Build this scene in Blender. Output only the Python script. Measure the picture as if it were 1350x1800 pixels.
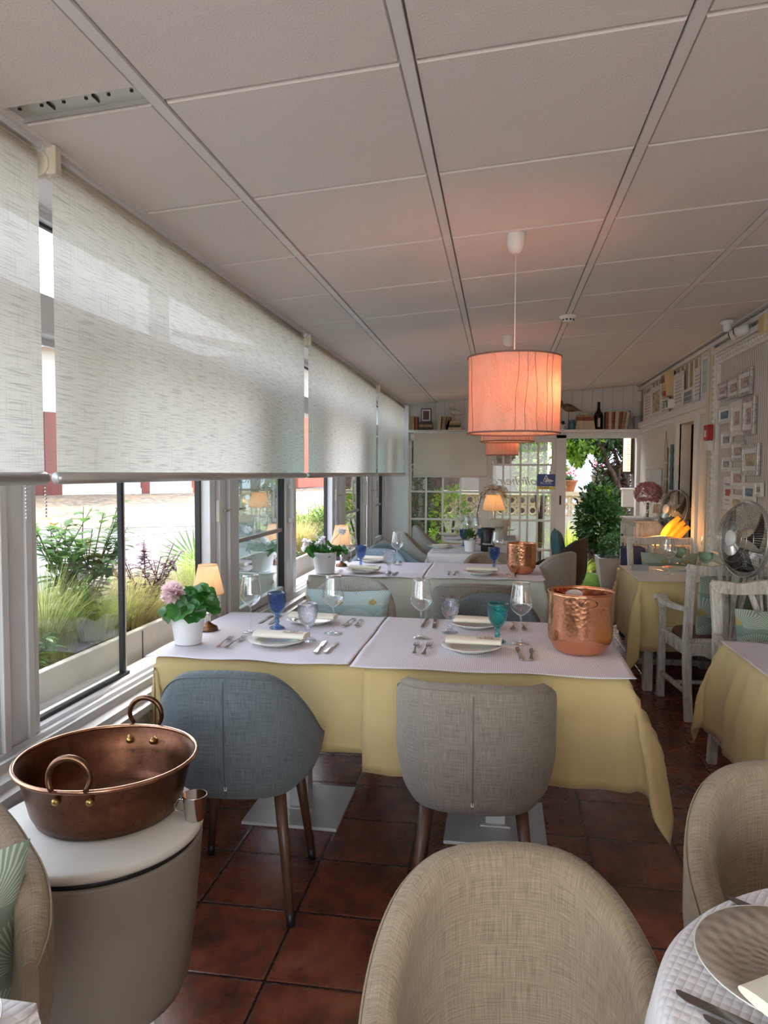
import bpy, math, random
from math import sin, cos, pi, radians as R
from mathutils import Vector, Matrix
random.seed(7)
SC = bpy.context.scene; COL = SC.collection; D = bpy.data
for o in list(D.objects): D.objects.remove(o)

# ------------------------------------------------------------------ camera
H = 1.445; F = 1284.93; YAW, PIT, ROL = .156977, .0539181, .0052197
_f = Vector((-sin(YAW)*cos(PIT), cos(YAW)*cos(PIT), -sin(PIT)))
_r = Vector((cos(YAW), sin(YAW), 0)); _u = _r.cross(_f)
CR = cos(ROL)*_r+sin(ROL)*_u; CU = -sin(ROL)*_r+cos(ROL)*_u
cd = D.cameras.new('camera'); cam = D.objects.new('camera', cd); COL.objects.link(cam)
cd.sensor_fit = 'VERTICAL'; cd.sensor_height = 24; cd.lens = F/1800*24; cd.clip_start = .02; cd.clip_end = 300
m3 = Matrix((CR, CU, -_f)).transposed(); cam.matrix_world = Matrix.Translation((0, 0, H)) @ m3.to_4x4()
SC.camera = cam

def at(px, py, X=None, Y=None, Z=None):
    """point of the place seen at a photo pixel, on a known plane of the room"""
    d = _f+(px-675)/F*CR+(900-py)/F*CU
    k = X/d.x if X is not None else Y/d.y if Y is not None else (Z-H)/d.z
    return Vector((0, 0, H))+d*k

# ------------------------------------------------------------------ light
SC.view_settings.view_transform = 'Standard'; SC.view_settings.look = 'None'
SC.view_settings.gamma = 1; SC.view_settings.exposure = 0.66
try: SC.view_settings.use_curve_mapping = False
except Exception: pass
w = D.worlds.new('sky'); SC.world = w; w.use_nodes = True
nt = w.node_tree; bg = nt.nodes['Background']
sk = nt.nodes.new('ShaderNodeTexSky'); sk.sky_type = 'NISHITA'; sk.sun_disc = False
sk.sun_elevation = R(50); sk.sun_rotation = R(0); sk.air_density = 1.0; sk.dust_density = 2.5
hs = nt.nodes.new('ShaderNodeHueSaturation'); hs.inputs['Saturation'].default_value = .5
nt.links.new(sk.outputs[0], hs.inputs['Color']); nt.links.new(hs.outputs[0], bg.inputs['Color'])
bg.inputs['Strength'].default_value = .80
def lamp(kind, name, loc, energy, color=(1, 1, 1), parent=None, **k):
    l = D.lights.new(name, kind); l.energy = energy; l.color = color
    for a, b in k.items():
        if a != 'rot': setattr(l, a, b)
    o = D.objects.new(name, l); COL.objects.link(o); o.location = loc
    if 'rot' in k: o.rotation_euler = k['rot']
    if parent: o.parent = parent
    return o
sun = lamp('SUN', 'sun', (0, 0, 20), 2.8, (1, .93, .82), angle=R(.6))
sun.rotation_euler = Vector((.10, -.62, -.80)).to_track_quat('-Z', 'Y').to_euler()
# added fill lamp behind the camera, tilted up to brighten the ceiling
lamp('AREA', 'rear_fill', (.1, -2.4, 1.45), 44, (1, .97, .93), shape='RECTANGLE', size=2.4, size_y=1.4, rot=(R(124), 0, 0))

# ------------------------------------------------------------------ materials
class N:
    def __init__(s, name):
        s.m = D.materials.new(name); s.m.use_nodes = True; s.t = s.m.node_tree
        s.b = s.t.nodes['Principled BSDF']; s.o = s.t.nodes['Material Output']; s._tc = None
    def n(s, ty, **k):
        x = s.t.nodes.new('ShaderNode'+ty)
        for a, b in k.items():
            if a in x.inputs: s.set(x.inputs[a], b)
            else: setattr(x, a, b)
        return x
    def set(s, sock, v):
        if isinstance(v, bpy.types.NodeSocket): s.t.links.new(v, sock)
        elif isinstance(v, bpy.types.Node): s.t.links.new(v.outputs[0], sock)
        else: sock.default_value = v
    def co(s, kind='Object'):
        if not s._tc: s._tc = s.t.nodes.new('ShaderNodeTexCoord')
        return s._tc.outputs[kind]
    def map(s, scale=(1, 1, 1), kind='Object', loc=(0, 0, 0), rot=(0, 0, 0)):
        return s.n('Mapping', Vector=s.co(kind), Scale=scale, Location=loc, Rotation=rot).outputs[0]
    def noise(s, vec, scale, detail=3, rough=.6, dist=0):
        x = s.n('TexNoise', Vector=vec, Scale=scale, Detail=detail, Roughness=rough, Distortion=dist); return x.outputs['Fac']
    def ramp(s, fac, stops):
        x = s.n('ValToRGB', Fac=fac); e = x.color_ramp.elements
        while len(e) < len(stops): e.new(.5)
        for i, (p, c) in enumerate(stops): e[i].position = p; e[i].color = (*c, 1) if len(c) == 3 else c
        return x.outputs[0]
    def mix(s, fac, a, b, mode='MIX'):
        x = s.n('MixRGB', blend_type=mode); s.set(x.inputs[0], fac)
        for i, v in ((1, a), (2, b)):
            s.set(x.inputs[i], (*v, 1) if isinstance(v, tuple) and len(v) == 3 else v)
        return x.outputs[0]
    def math(s, op, a, b=0., c=None):
        x = s.n('Math', operation=op); s.set(x.inputs[0], a); s.set(x.inputs[1], b)
        if c is not None: s.set(x.inputs[2], c)
        return x.outputs[0]
    def bump(s, h, strength=.3, dist=.01, normal=None):
        x = s.n('Bump', Height=h, Strength=strength, Distance=dist)
        if normal: s.set(x.inputs['Normal'], normal)
        s.set(s.b.inputs['Normal'], x.outputs[0]); return x.outputs[0]
    def P(s, **k):
        for a, v in k.items():
            a = {'color': 'Base Color', 'rough': 'Roughness', 'metal': 'Metallic', 'spec': 'Specular IOR Level', 'trans': 'Transmission Weight', 'ior': 'IOR', 'emit': 'Emission Color', 'estr': 'Emission Strength', 'sheen': 'Sheen Weight', 'sss': 'Subsurface Weight', 'coat': 'Coat Weight'}[a]
            s.set(s.b.inputs[a], (*v, 1) if isinstance(v, tuple) and len(v) == 3 else v)
        return s.m
def plain(name, c, rough=.5, metal=0, var=.06, scale=6, bump=0, bscale=60, **k):
    a = N(name); v = a.noise(a.map(), scale, 4)
    lo = tuple(max(0, x*(1-var*2)) for x in c); hi = tuple(min(1, x*(1+var*2)) for x in c)
    a.P(color=a.ramp(v, [(.3, lo), (.7, hi)]), rough=rough, metal=metal, **k)
    if bump: a.bump(a.noise(a.map(), bscale, 3), bump, .004)
    return a.m
def linen(name, c, dark=.72, amp=.3):
    a = N(name); uv = 'UV'
    h = a.noise(a.map((14, 420, 1), uv), 1, 3, .7); v = a.noise(a.map((420, 14, 1), uv), 1, 3, .7)
    s_ = a.math('ADD', h, v); big = a.noise(a.map((1, 1, 1), uv), 9, 2)
    f = a.math('ADD', a.math('MULTIPLY', a.math('SUBTRACT', s_, 1.), 1.5), .5)
    col = a.ramp(f, [(.1, tuple(x*dark*.8 for x in c)), (.5, c), (.9, tuple(min(1, x*1.3+.02) for x in c))])
    col = a.mix(.12, col, a.ramp(big, [(.3, tuple(x*.7 for x in c)), (.7, c)]))
    a.bump(s_, amp, .002); return a.P(color=col, rough=.95, sheen=.15, spec=.2)
def glassy(name, tint=(1, 1, 1), refl=.5, rough=.0, mixf=None, bumpy=0):
    a = N(name); t = a.n('BsdfTransparent', Color=(*tint, 1)); g = a.n('BsdfGlossy', Color=(1, 1, 1, 1), Roughness=rough)
    fr = a.n('LayerWeight', Blend=.5)
    if bumpy:
        b = a.n('Bump', Height=a.noise(a.map(), bumpy, 2), Strength=.35, Distance=.004); a.set(g.inputs['Normal'], b); a.set(fr.inputs['Normal'], b)
    sch = a.math('ADD', .04, a.math('MULTIPLY', a.math('POWER', fr.outputs['Facing'], 5.), .9))
    f = a.math('MINIMUM', a.math('MULTIPLY', sch, refl), 1.)
    mx = a.n('MixShader'); a.set(mx.inputs[0], f); a.set(mx.inputs[1], t); a.set(mx.inputs[2], g); a.set(a.o.inputs['Surface'], mx)
    return a.m
def emis(name, c, s, base=None):
    a = N(name); return a.P(color=base or c, emit=c, estr=s, rough=.8)
def leafm(name, c1, c2, tr=.35):
    a = N(name); v = a.noise(a.map(), 14, 2); col = a.ramp(v, [(.35, c1), (.65, c2)])
    d = a.n('BsdfDiffuse', Color=col); t = a.n('BsdfTranslucent', Color=a.mix(.5, col, tuple(min(1, x*1.6) for x in c2)))
    g = a.n('BsdfGlossy', Roughness=.4); m1 = a.n('MixShader'); a.set(m1.inputs[0], tr); a.set(m1.inputs[1], d); a.set(m1.inputs[2], t)
    m2 = a.n('MixShader'); a.set(m2.inputs[0], .05); a.set(m2.inputs[1], m1); a.set(m2.inputs[2], g); a.set(a.o.inputs['Surface'], m2)
    return a.m

M = {}
M['white'] = plain('white_paint', (.74, .73, .70), .45, var=.02)
M['alu'] = plain('white_aluminium', (.66, .66, .67), .35, var=.02)
M['aludark'] = plain('grey_aluminium', (.30, .29, .29), .35, var=.03)
M['rubber'] = plain('black_gasket', (.015, .015, .016), .6)
M['black'] = plain('black', (.012, .012, .013), .45)
M['blackgloss'] = plain('black_gloss', (.008, .008, .01), .12)
M['cream'] = plain('cream_paint', (.66, .60, .47), .5, var=.03)
M['offwhite'] = plain('offwhite_plaster', (.68, .65, .59), .7, var=.03)
M['beige'] = linen('beige_linen', (.27, .205, .138))
M['tan'] = linen('tan_linen', (.27, .205, .145))
M['greyb'] = linen('greige_linen', (.245, .21, .175))
M['bluegrey'] = linen('blue_grey_linen', (.125, .15, .16))
M['paleblue'] = linen('pale_blue_linen', (.26, .35, .40))
M['ltgrey'] = linen('light_grey_linen', (.40, .38, .34))
M['darkch'] = linen('dark_brown_linen', (.045, .037, .033))
M['wood'] = None
def wood(name, c, c2, sc=(3, 3, 40), rough=.4):
    a = N(name); v = a.noise(a.map(sc[::-1] if 0 else (40, 40, 3)), 1, 4, .6, 1.5)
    a.bump(v, .1, .002); return a.P(color=a.ramp(v, [(.3, c), (.7, c2)]), rough=rough)
M['wood'] = wood('walnut_leg', (.060, .028, .016), (.13, .065, .04))
M['whitewood'] = None
def distressed():
    a = N('distressed_white_wood'); v = a.noise(a.map((35, 35, 5)), 1, 5, .7, .8); g = a.noise(a.map(), 9, 4)
    f = a.math('ADD', a.math('MULTIPLY', v, .7), a.math('MULTIPLY', g, .3))
    a.bump(v, .25, .003)
    return a.P(color=a.ramp(f, [(.34, (.17, .13, .10)), (.44, (.46, .41, .35)), (.56, (.66, .62, .56))]), rough=.6)
M['whitewood'] = distressed()
M['leather'] = plain('brown_leather', (.10, .045, .03), .45, var=.15, bump=.2)
M['brass'] = plain('aged_brass', (.45, .30, .12), .35, 1, var=.2, scale=20)
M['bronze'] = plain('dark_bronze', (.16, .085, .05), .35, 1, var=.25, scale=14)
M['steel'] = plain('steel', (.62, .60, .57), .16, 1, var=.03)
M['cutlery'] = plain('cutlery_steel', (.42, .41, .40), .22, 1, var=.06)
M['greymetal'] = plain('grey_metal', (.55, .54, .52), .35, .7, var=.03)
def copper(name, c, ham, rough=.22):
    a = N(name); vo = a.n('TexVoronoi', Vector=a.map(), Scale=ham); s = a.noise(a.map(), 5, 4)
    a.bump(a.math('MINIMUM', vo.outputs['Distance'], .8), .30, .003)
    return a.P(color=a.ramp(s, [(.3, tuple(x*.75 for x in c)), (.7, c)]), metal=1, rough=rough)
M['copper'] = copper('hammered_copper', (.90, .42, .24), 62)
def oldcopper():
    a = N('patinated_copper'); s = a.noise(a.map(), 7, 6, .7); t = a.noise(a.map(), 40, 3, .6)
    col = a.ramp(s, [(.3, (.06, .026, .015)), (.55, (.15, .062, .034)), (.75, (.27, .125, .065))])
    col = a.mix(a.ramp(t, [(.62, (0, 0, 0)), (.7, (.6, .6, .6))]), col, (.05, .025, .015))
    a.bump(t, .05, .002); return a.P(color=col, metal=.92, rough=.36)
M['oldcopper'] = oldcopper()
M['wineglass'] = glassy('clear_thin_glass', (.95, .96, .97), 3.4)
def cutglass(name, c, rough=.02):
    a = N(name); vo = a.n('TexVoronoi', Vector=a.map((1, 1, .6)), Scale=120); b = a.n('Bump', Height=vo.outputs['Distance'], Strength=.5, Distance=.003)
    t = a.n('BsdfTransparent', Color=(*c, 1)); rf = a.n('BsdfRefraction', Color=(*c, 1), IOR=1.2, Roughness=rough, Normal=b.outputs[0]); g = a.n('BsdfGlossy', Roughness=.03, Normal=b.outputs[0])
    lw = a.n('LayerWeight', Blend=.5, Normal=b.outputs[0]); f = a.math('MINIMUM', a.math('ADD', .07, a.math('POWER', lw.outputs['Facing'], 3.)), .8)
    m1 = a.n('MixShader'); m1.inputs[0].default_value = .45; a.set(m1.inputs[1], t); a.set(m1.inputs[2], rf)
    m2 = a.n('MixShader'); a.set(m2.inputs[0], f); a.set(m2.inputs[1], m1); a.set(m2.inputs[2], g); a.set(a.o.inputs['Surface'], m2)
    return a.m
M['crystal'] = cutglass('clear_cut_glass', (.96, .97, 1.))
M['blueglass'] = cutglass('blue_cut_glass', (.40, .58, .83))
M['tealglass'] = cutglass('teal_pressed_glass', (.30, .86, .88))
M['greenglass'] = cutglass('pale_green_glass', (.82, .95, .90))
M['pane'] = glassy('window_pane', (.97, .985, .98), 1.3)
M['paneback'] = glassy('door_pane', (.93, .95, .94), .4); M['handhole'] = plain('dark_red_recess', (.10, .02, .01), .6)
M['panegreen'] = glassy('stacked_window_pane', (.70, .82, .80), 3.2)
M['china'] = plain('white_china', (.76, .74, .69), .18, var=.01)
M['napkin'] = plain('cream_napkin', (.80, .76, .64), .9, var=.02, bump=.15, bscale=90)
M['ink'] = plain('brown_ink', (.16, .07, .03), .8)
M['gilt'] = plain('gilt', (.60, .42, .20), .3, 1)
M['paper'] = plain('white_paper', (.74, .73, .70), .8, var=.02)
M['pot'] = plain('white_glazed_pot', (.74, .75, .76), .35, var=.01)
M['soil'] = plain('dark_soil', (.05, .035, .025), .95, var=.3, scale=60)
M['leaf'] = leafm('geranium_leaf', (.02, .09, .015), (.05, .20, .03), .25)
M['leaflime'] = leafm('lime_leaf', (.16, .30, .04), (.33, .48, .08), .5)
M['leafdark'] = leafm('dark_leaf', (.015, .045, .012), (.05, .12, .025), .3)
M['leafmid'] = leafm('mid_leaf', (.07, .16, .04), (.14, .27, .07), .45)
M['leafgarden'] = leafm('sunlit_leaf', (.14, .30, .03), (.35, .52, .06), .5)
M['leafpurple'] = leafm('purple_leaf', (.05, .018, .035), (.12, .045, .08), .4)
M['grass'] = leafm('feather_grass', (.32, .28, .10), (.55, .48, .20), .5)
M['grassgreen'] = leafm('green_feather_grass', (.24, .30, .08), (.44, .48, .17), .5)
M['grasslime'] = leafm('lime_grass', (.35, .5, .06), (.6, .75, .12), .5)
M['stem'] = plain('stem', (.07, .10, .035), .7)
M['stemred'] = plain('red_stem', (.13, .045, .05), .7)
M['bark'] = plain('bark', (.07, .042, .028), .95, var=.3, scale=18, bump=.6, bscale=30)
M['petalpink'] = leafm('pink_petal', (.80, .55, .58), (.92, .74, .74), .4)
M['petalwhite'] = leafm('white_petal', (.82, .80, .84), (.92, .90, .92), .4)
M['petalrose'] = leafm('rose_petal', (.60, .26, .30), (.78, .42, .45), .3)
M['petalred'] = leafm('red_petal', (.6, .03, .06), (.75, .08, .1), .3)
M['red'] = plain('red_plastic', (.42, .02, .02), .35)
M['blue'] = plain('blue_print', (.02, .06, .30), .4, var=.02)
M['yellowprint'] = plain('yellow_print', (.7, .55, .1), .5)
M['teal'] = plain('teal_paint', (.05, .14, .16), .6, var=.1)
M['navy'] = plain('navy_cloth', (.01, .025, .09), .8)
M['cardboard'] = plain('cardboard', (.36, .20, .10), .85)
M['greenmat'] = plain('green_mat', (.12, .22, .03), .95, var=.15, bump=.4, bscale=120)
M['concrete'] = plain('grey_planter', (.30, .29, .28), .85, var=.08, bump=.3, bscale=25)
M['wallwhite'] = plain('white_render', (.62, .60, .56), .9, var=.03, bump=.3, bscale=30)
M['wallblue'] = plain('pale_house_wall', (.62, .66, .72), .9, var=.02)
M['breeze'] = plain('cream_breeze_block', (.66, .55, .36), .85, var=.06)
M['garage'] = plain('brick_red_door', (.20, .055, .045), .6, var=.06)
M['redgate'] = plain('coral_gate', (.50, .11, .06), .6, var=.08)
M['rooftile'] = plain('terracotta_tile', (.5, .2, .1), .8, var=.15)
M['siren'] = plain('yellowed_plastic', (.62, .47, .24), .45, var=.03)
M['orangeglow'] = emis('orange_lit_fabric', (1, .30, .02), .5)
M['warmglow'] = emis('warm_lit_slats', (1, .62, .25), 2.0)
M['photo_pink'] = plain('faded_pink_photo', (.44, .33, .29), .5, var=.35, scale=30)
M['photo_grey'] = plain('grey_photo', (.28, .27, .27), .5, var=.6, scale=40)
M['photo_blue'] = plain('blue_photo', (.10, .16, .22), .5, var=.6, scale=30)
M['photo_sepia'] = plain('sepia_photo', (.45, .38, .22), .5, var=.3, scale=18)
M['photo_maroon'] = plain('maroon_photo', (.10, .02, .025), .4, var=.7, scale=40)
M['silver'] = plain('silvered_frame', (.50, .48, .47), .3, .5, var=.25, scale=40)
M['framewhite'] = plain('white_frame', (.70, .66, .60), .5, var=.06, scale=30)

def plaster_tile():
    a = N('ceiling_tile'); n1 = a.noise(a.map(), 160, 4, .7); n2 = a.noise(a.map(), 1.6, 3)
    a.bump(n1, .55, .004)
    return a.P(color=a.ramp(n2, [(.3, (.73, .685, .655)), (.7, (.78, .735, .705))]), rough=.9)
M['tile'] = plaster_tile()
M['grid'] = plain('ceiling_grid', (.72, .70, .685), .45, var=.02)
def floor_tiles():
    a = N('terracotta_floor'); s = .23062249*H; x0 = -.44441631*H; y0 = 1.56354314*H
    vec = a.n('Mapping', Vector=a.co('Object'), Location=(-x0/s, -y0/s, 0), Scale=(1/s, 1/s, 1)).outputs[0]
    xyz = a.n('SeparateXYZ', Vector=vec)
    def edge(o):
        fr = a.math('FRACT', o); return a.math('ABSOLUTE', a.math('SUBTRACT', fr, .5))
    ex = edge(xyz.outputs[0]); ey = edge(xyz.outputs[1]); e = a.math('MAXIMUM', ex, ey)
    fl = a.n('VectorMath', operation='FLOOR'); a.set(fl.inputs[0], vec)
    wn = a.n('TexWhiteNoise', Vector=fl.outputs[0], noise_dimensions='3D').outputs['Value']
    off = a.n('VectorMath', operation='MULTIPLY'); a.set(off.inputs[0], fl.outputs[0]); off.inputs[1].default_value = (13.7, 7.3, 5.1)
    add = a.n('VectorMath', operation='ADD'); a.set(add.inputs[0], vec); a.set(add.inputs[1], off.outputs[0])
    n = a.noise(add.outputs[0], 1.7, 6, .68, .4); n2 = a.noise(add.outputs[0], 5, 6, .75)
    base = a.ramp(n, [(.30, (.05, .022, .017)), (.42, (.14, .042, .026)), (.55, (.26, .066, .034)), (.75, (.31, .11, .065))])
    base = a.mix(a.ramp(n2, [(.50, (0, 0, 0)), (.66, (.7, .7, .7))]), base, (.035, .022, .02))
    rim = a.ramp(a.math('ADD', e, a.math('MULTIPLY', a.math('SUBTRACT', n2, .5), .12)), [(.44, (0, 0, 0)), (.5, (.5, .5, .5))])
    base = a.mix(rim, base, (.15, .075, .055))
    base = a.mix(a.math('MULTIPLY', wn, .25), base, (.10, .03, .02))
    g = a.math('GREATER_THAN', e, .489)
    col = a.mix(g, base, (.022, .012, .01))
    hgt = a.math('SUBTRACT', a.math('MULTIPLY', n2, .25), a.ramp(e, [(.475, (0, 0, 0)), (.49, (1, 1, 1))]))
    a.bump(hgt, .5, .003)
    return a.P(color=col, rough=a.mix(n2, (.14, .14, .14), (.42, .42, .42)), spec=.6)
M['floor'] = floor_tiles()
def stripes(name, c1, c2, per, axis=0, duty=.5, kind='Object', rough=.8, soft=False, bump=0):
    a = N(name); xyz = a.n('SeparateXYZ', Vector=a.co(kind)).outputs[axis]
    f = a.math('FRACT', a.math('DIVIDE', a.math('ADD', xyz, 50.), per)); g = a.math('GREATER_THAN', f, duty)
    if bump: a.bump(g, bump, .002)
    return a.P(color=a.mix(g, c1, c2), rough=rough)
M['papermat'] = stripes('striped_table_paper', (.78, .76, .80), (.60, .57, .62), .0075, 0, .55, rough=.75)
M['wallpaper'] = stripes('beige_striped_wallpaper', (.38, .31, .21), (.72, .69, .64), .155, 1, .62)
M['ticking'] = stripes('ticking_stripe', (.70, .66, .60), (.42, .37, .30), .034, 1, .6)
M['siding'] = stripes('white_board_siding', (.70, .68, .64), (.52, .50, .47), .115, 0, .93, bump=.6)
M['doc'] = stripes('printed_document', (.70, .68, .63), (.36, .36, .36), .03, 2, .72)
M['docblue'] = stripes('blue_grey_document', (.25, .27, .30), (.55, .56, .56), .045, 2, .82)
M['pleat'] = None
def pleats(name, n_, c, glow):
    a = N(name); t = a.n('BsdfTranslucent', Color=(*c, 1)); d = a.n('BsdfDiffuse', Color=(*c, 1))
    mx = a.n('MixShader'); mx.inputs[0].default_value = .6; a.set(mx.inputs[1], d); a.set(mx.inputs[2], t)
    a.set(a.o.inputs['Surface'], mx); return a.m
M['pleat'] = pleats('pleated_silk', 40, (.90, .72, .50), 1)
def crinkle():
    a = N('crinkled_paper_shade'); v = a.noise(a.map((1, 1, .7)), 9, 5, .65, 1.2); f = a.noise(a.map(), 160, 2)
    col = a.ramp(v, [(.3, (.70, .50, .40)), (.7, (.84, .66, .56))])
    b = a.n('Bump', Height=a.math('ADD', v, a.math('MULTIPLY', f, .12)), Strength=.9, Distance=.02)
    d = a.n('BsdfDiffuse', Color=col, Normal=b.outputs[0]); t = a.n('BsdfTranslucent', Color=(.85, .42, .27, 1), Normal=b.outputs[0])
    mx = a.n('MixShader'); mx.inputs[0].default_value = .38; a.set(mx.inputs[1], d); a.set(mx.inputs[2], t)
    a.set(a.o.inputs['Surface'], mx); return a.m
M['shade'] = crinkle()
M['shaderim'] = plain('shade_rim', (.26, .16, .13), .8)
def blindm():
    a = N('woven_roller_blind')
    h = a.noise(a.map((1, 9, 330)), 1, 3, .6); v = a.noise(a.map((1, 330, 9)), 1, 3, .6)
    hr = a.ramp(h, [(.28, (.0, .0, .0)), (.50, (1, 1, 1))]); vr = a.ramp(v, [(.26, (.3, .3, .3)), (.46, (1, 1, 1))])
    f = a.mix(1., hr, vr, 'MULTIPLY')
    col = a.mix(f, (.42, .39, .34), (.74, .70, .61))
    d = a.n('BsdfDiffuse', Color=col); t = a.n('BsdfTranslucent', Color=col); tr = a.n('BsdfTransparent', Color=(.9, .9, .9, 1))
    m1 = a.n('MixShader'); m1.inputs[0].default_value = .58; a.set(m1.inputs[1], d); a.set(m1.inputs[2], t)
    m2 = a.n('MixShader'); a.set(m2.inputs[0], .02); a.set(m2.inputs[1], m1); a.set(m2.inputs[2], tr)
    a.set(a.o.inputs['Surface'], m2); return a.m
M['blind'] = blindm(); M['farblind'] = pleats('plain_blind_fabric', 1, (.86, .84, .79), 1)
def clothm(name, c, c2):
    a = N(name); v = a.noise(a.map(), 3, 3); f = a.noise(a.map(), 300, 2)
    a.bump(f, .08, .001); return a.P(color=a.ramp(v, [(.3, c), (.7, c2)]), rough=.85, sheen=.2, spec=.2)
M['yellow'] = clothm('yellow_cotton', (.56, .42, .19), (.62, .48, .24))
M['ivory'] = clothm('ivory_cotton', (.66, .64, .54), (.72, .70, .60))
M['whitecloth'] = clothm('white_cotton', (.72, .71, .69), (.76, .75, .73))
def quilt():
    a = N('white_waffle_quilt'); x = a.n('SeparateXYZ', Vector=a.map((1, 1, 1), 'UV', rot=(0, 0, .5)))
    s1 = a.math('ABSOLUTE', a.math('SINE', a.math('MULTIPLY', x.outputs[0], 260.)))
    s2 = a.math('ABSOLUTE', a.math('SINE', a.math('MULTIPLY', x.outputs[1], 200.)))
    hgt = a.math('MULTIPLY', a.math('POWER', s1, .5), a.math('ADD', .6, a.math('MULTIPLY', s2, .4)))
    a.bump(hgt, .55, .0035)
    return a.P(color=(.78, .74, .75), rough=.85, spec=.2)
M['quilt'] = quilt()
def cushionm():
    a = N('sage_fan_cushion'); x = a.n('SeparateXYZ', Vector=a.co('UV')); u, v = x.outputs[0], x.outputs[1]
    uu = a.math('MULTIPLY', u, 2.5); vv = a.math('MULTIPLY', v, 2.6)
    row = a.math('FLOOR', vv); us = a.math('ADD', uu, a.math('MULTIPLY', row, .5))
    fu = a.math('SUBTRACT', a.math('FRACT', us), .5); fv = a.math('FRACT', vv)
    ang = a.math('ARCTAN2', a.math('MULTIPLY', fu, 1.35), a.math('ADD', a.math('MULTIPLY', fv, 1.), .02))
    ray = a.math('FRACT', a.math('MULTIPLY', ang, 9.5)); line = a.math('GREATER_THAN', ray, .60)
    rad = a.math('SQRT', a.math('ADD', a.math('POWER', fu, 2.), a.math('POWER', a.math('MULTIPLY', fv, .72), 2.)))
    inr = a.math('MULTIPLY', a.math('GREATER_THAN', rad, .14), a.math('LESS_THAN', rad, .60))
    msk = a.math('MULTIPLY', line, inr)
    col = a.mix(a.math('MULTIPLY', msk, .85), (.20, .27, .21), (.50, .56, .47))
    dm = a.math('ADD', a.math('ABSOLUTE', fu), a.math('ABSOLUTE', a.math('MULTIPLY', a.math('SUBTRACT', fv, .14), .8)))
    gold = a.math('LESS_THAN', dm, .135)
    col = a.mix(gold, col, (.42, .32, .10))
    a.bump(msk, .1, .001); return a.P(color=col, rough=.8, sheen=.3)
M['cushion'] = cushionm()
def cushblue():
    m = M['cushion'].copy(); m.name = 'pale_aqua_fan_cushion'
    for n_ in m.node_tree.nodes:
        if n_.type == 'MIX_RGB' and abs(n_.inputs[1].default_value[0]-.20) < .01 and not n_.inputs[1].is_linked:
            n_.inputs[1].default_value = (.36, .50, .52, 1); n_.inputs[2].default_value = (.62, .72, .72, 1)
    return m
M['cushionblue'] = cushblue()
def cobble():
    a = N('cobbled_pavement'); v = a.n('TexVoronoi', Vector=a.map((1, 1, 1)), Scale=7.0)
    n = a.noise(a.map(), 1.2, 4)
    col = a.mix(a.ramp(v.outputs['Distance'], [(.3, (0, 0, 0)), (.6, (.8, .8, .8))]), (.36, .30, .23), (.15, .11, .08))
    col = a.mix(a.ramp(n, [(.45, (0, 0, 0)), (.65, (.8, .8, .8))]), col, (.40, .27, .15))
    return a.P(color=col, rough=.95)
M['cobble'] = cobble()
M['asphalt'] = plain('asphalt', (.17, .165, .17), .95, var=.12, scale=3, bump=.3, bscale=200)
M['sand'] = plain('sandy_verge', (.36, .26, .16), .95, var=.15, scale=3)
M['paint'] = plain('road_paint', (.5, .5, .5), .8)
def brickwall():
    a = N('perforated_block_band'); b = a.n('TexBrick', Vector=a.co('UV'), Scale=1.)
    b.inputs['Color1'].default_value = (.62, .58, .52, 1); b.inputs['Color2'].default_value = (.55, .50, .45, 1); b.inputs['Mortar'].default_value = (.4, .36, .33, 1)
    b.inputs['Brick Width'].default_value = .25; b.inputs['Row Height'].default_value = .125; b.inputs['Mortar Size'].default_value = .03
    return a.P(color=b.outputs[0], rough=.9)
M['lattice'] = brickwall()
M['book1'] = plain('tan_book', (.36, .22, .11), .7, var=.2, scale=30)
M['book2'] = plain('dark_book', (.05, .03, .025), .6, var=.2, scale=30)
M['book3'] = plain('cream_book', (.55, .45, .30), .8, var=.1, scale=30)
M['book4'] = plain('red_brown_book', (.26, .08, .045), .7, var=.2, scale=30)
M['pages'] = stripes('book_pages', (.60, .50, .34), (.45, .36, .22), .0035, 2, .5)
M['gullw'] = plain('painted_bird', (.55, .51, .44), .6, var=.15, scale=20)
M['gullb'] = plain('brown_wood_bird', (.15, .10, .06), .6, var=.4, scale=40)
M['can'] = plain('blue_tin', (.12, .25, .33), .4, .5, var=.4, scale=60)
M['birdeye'] = M['black']

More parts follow.
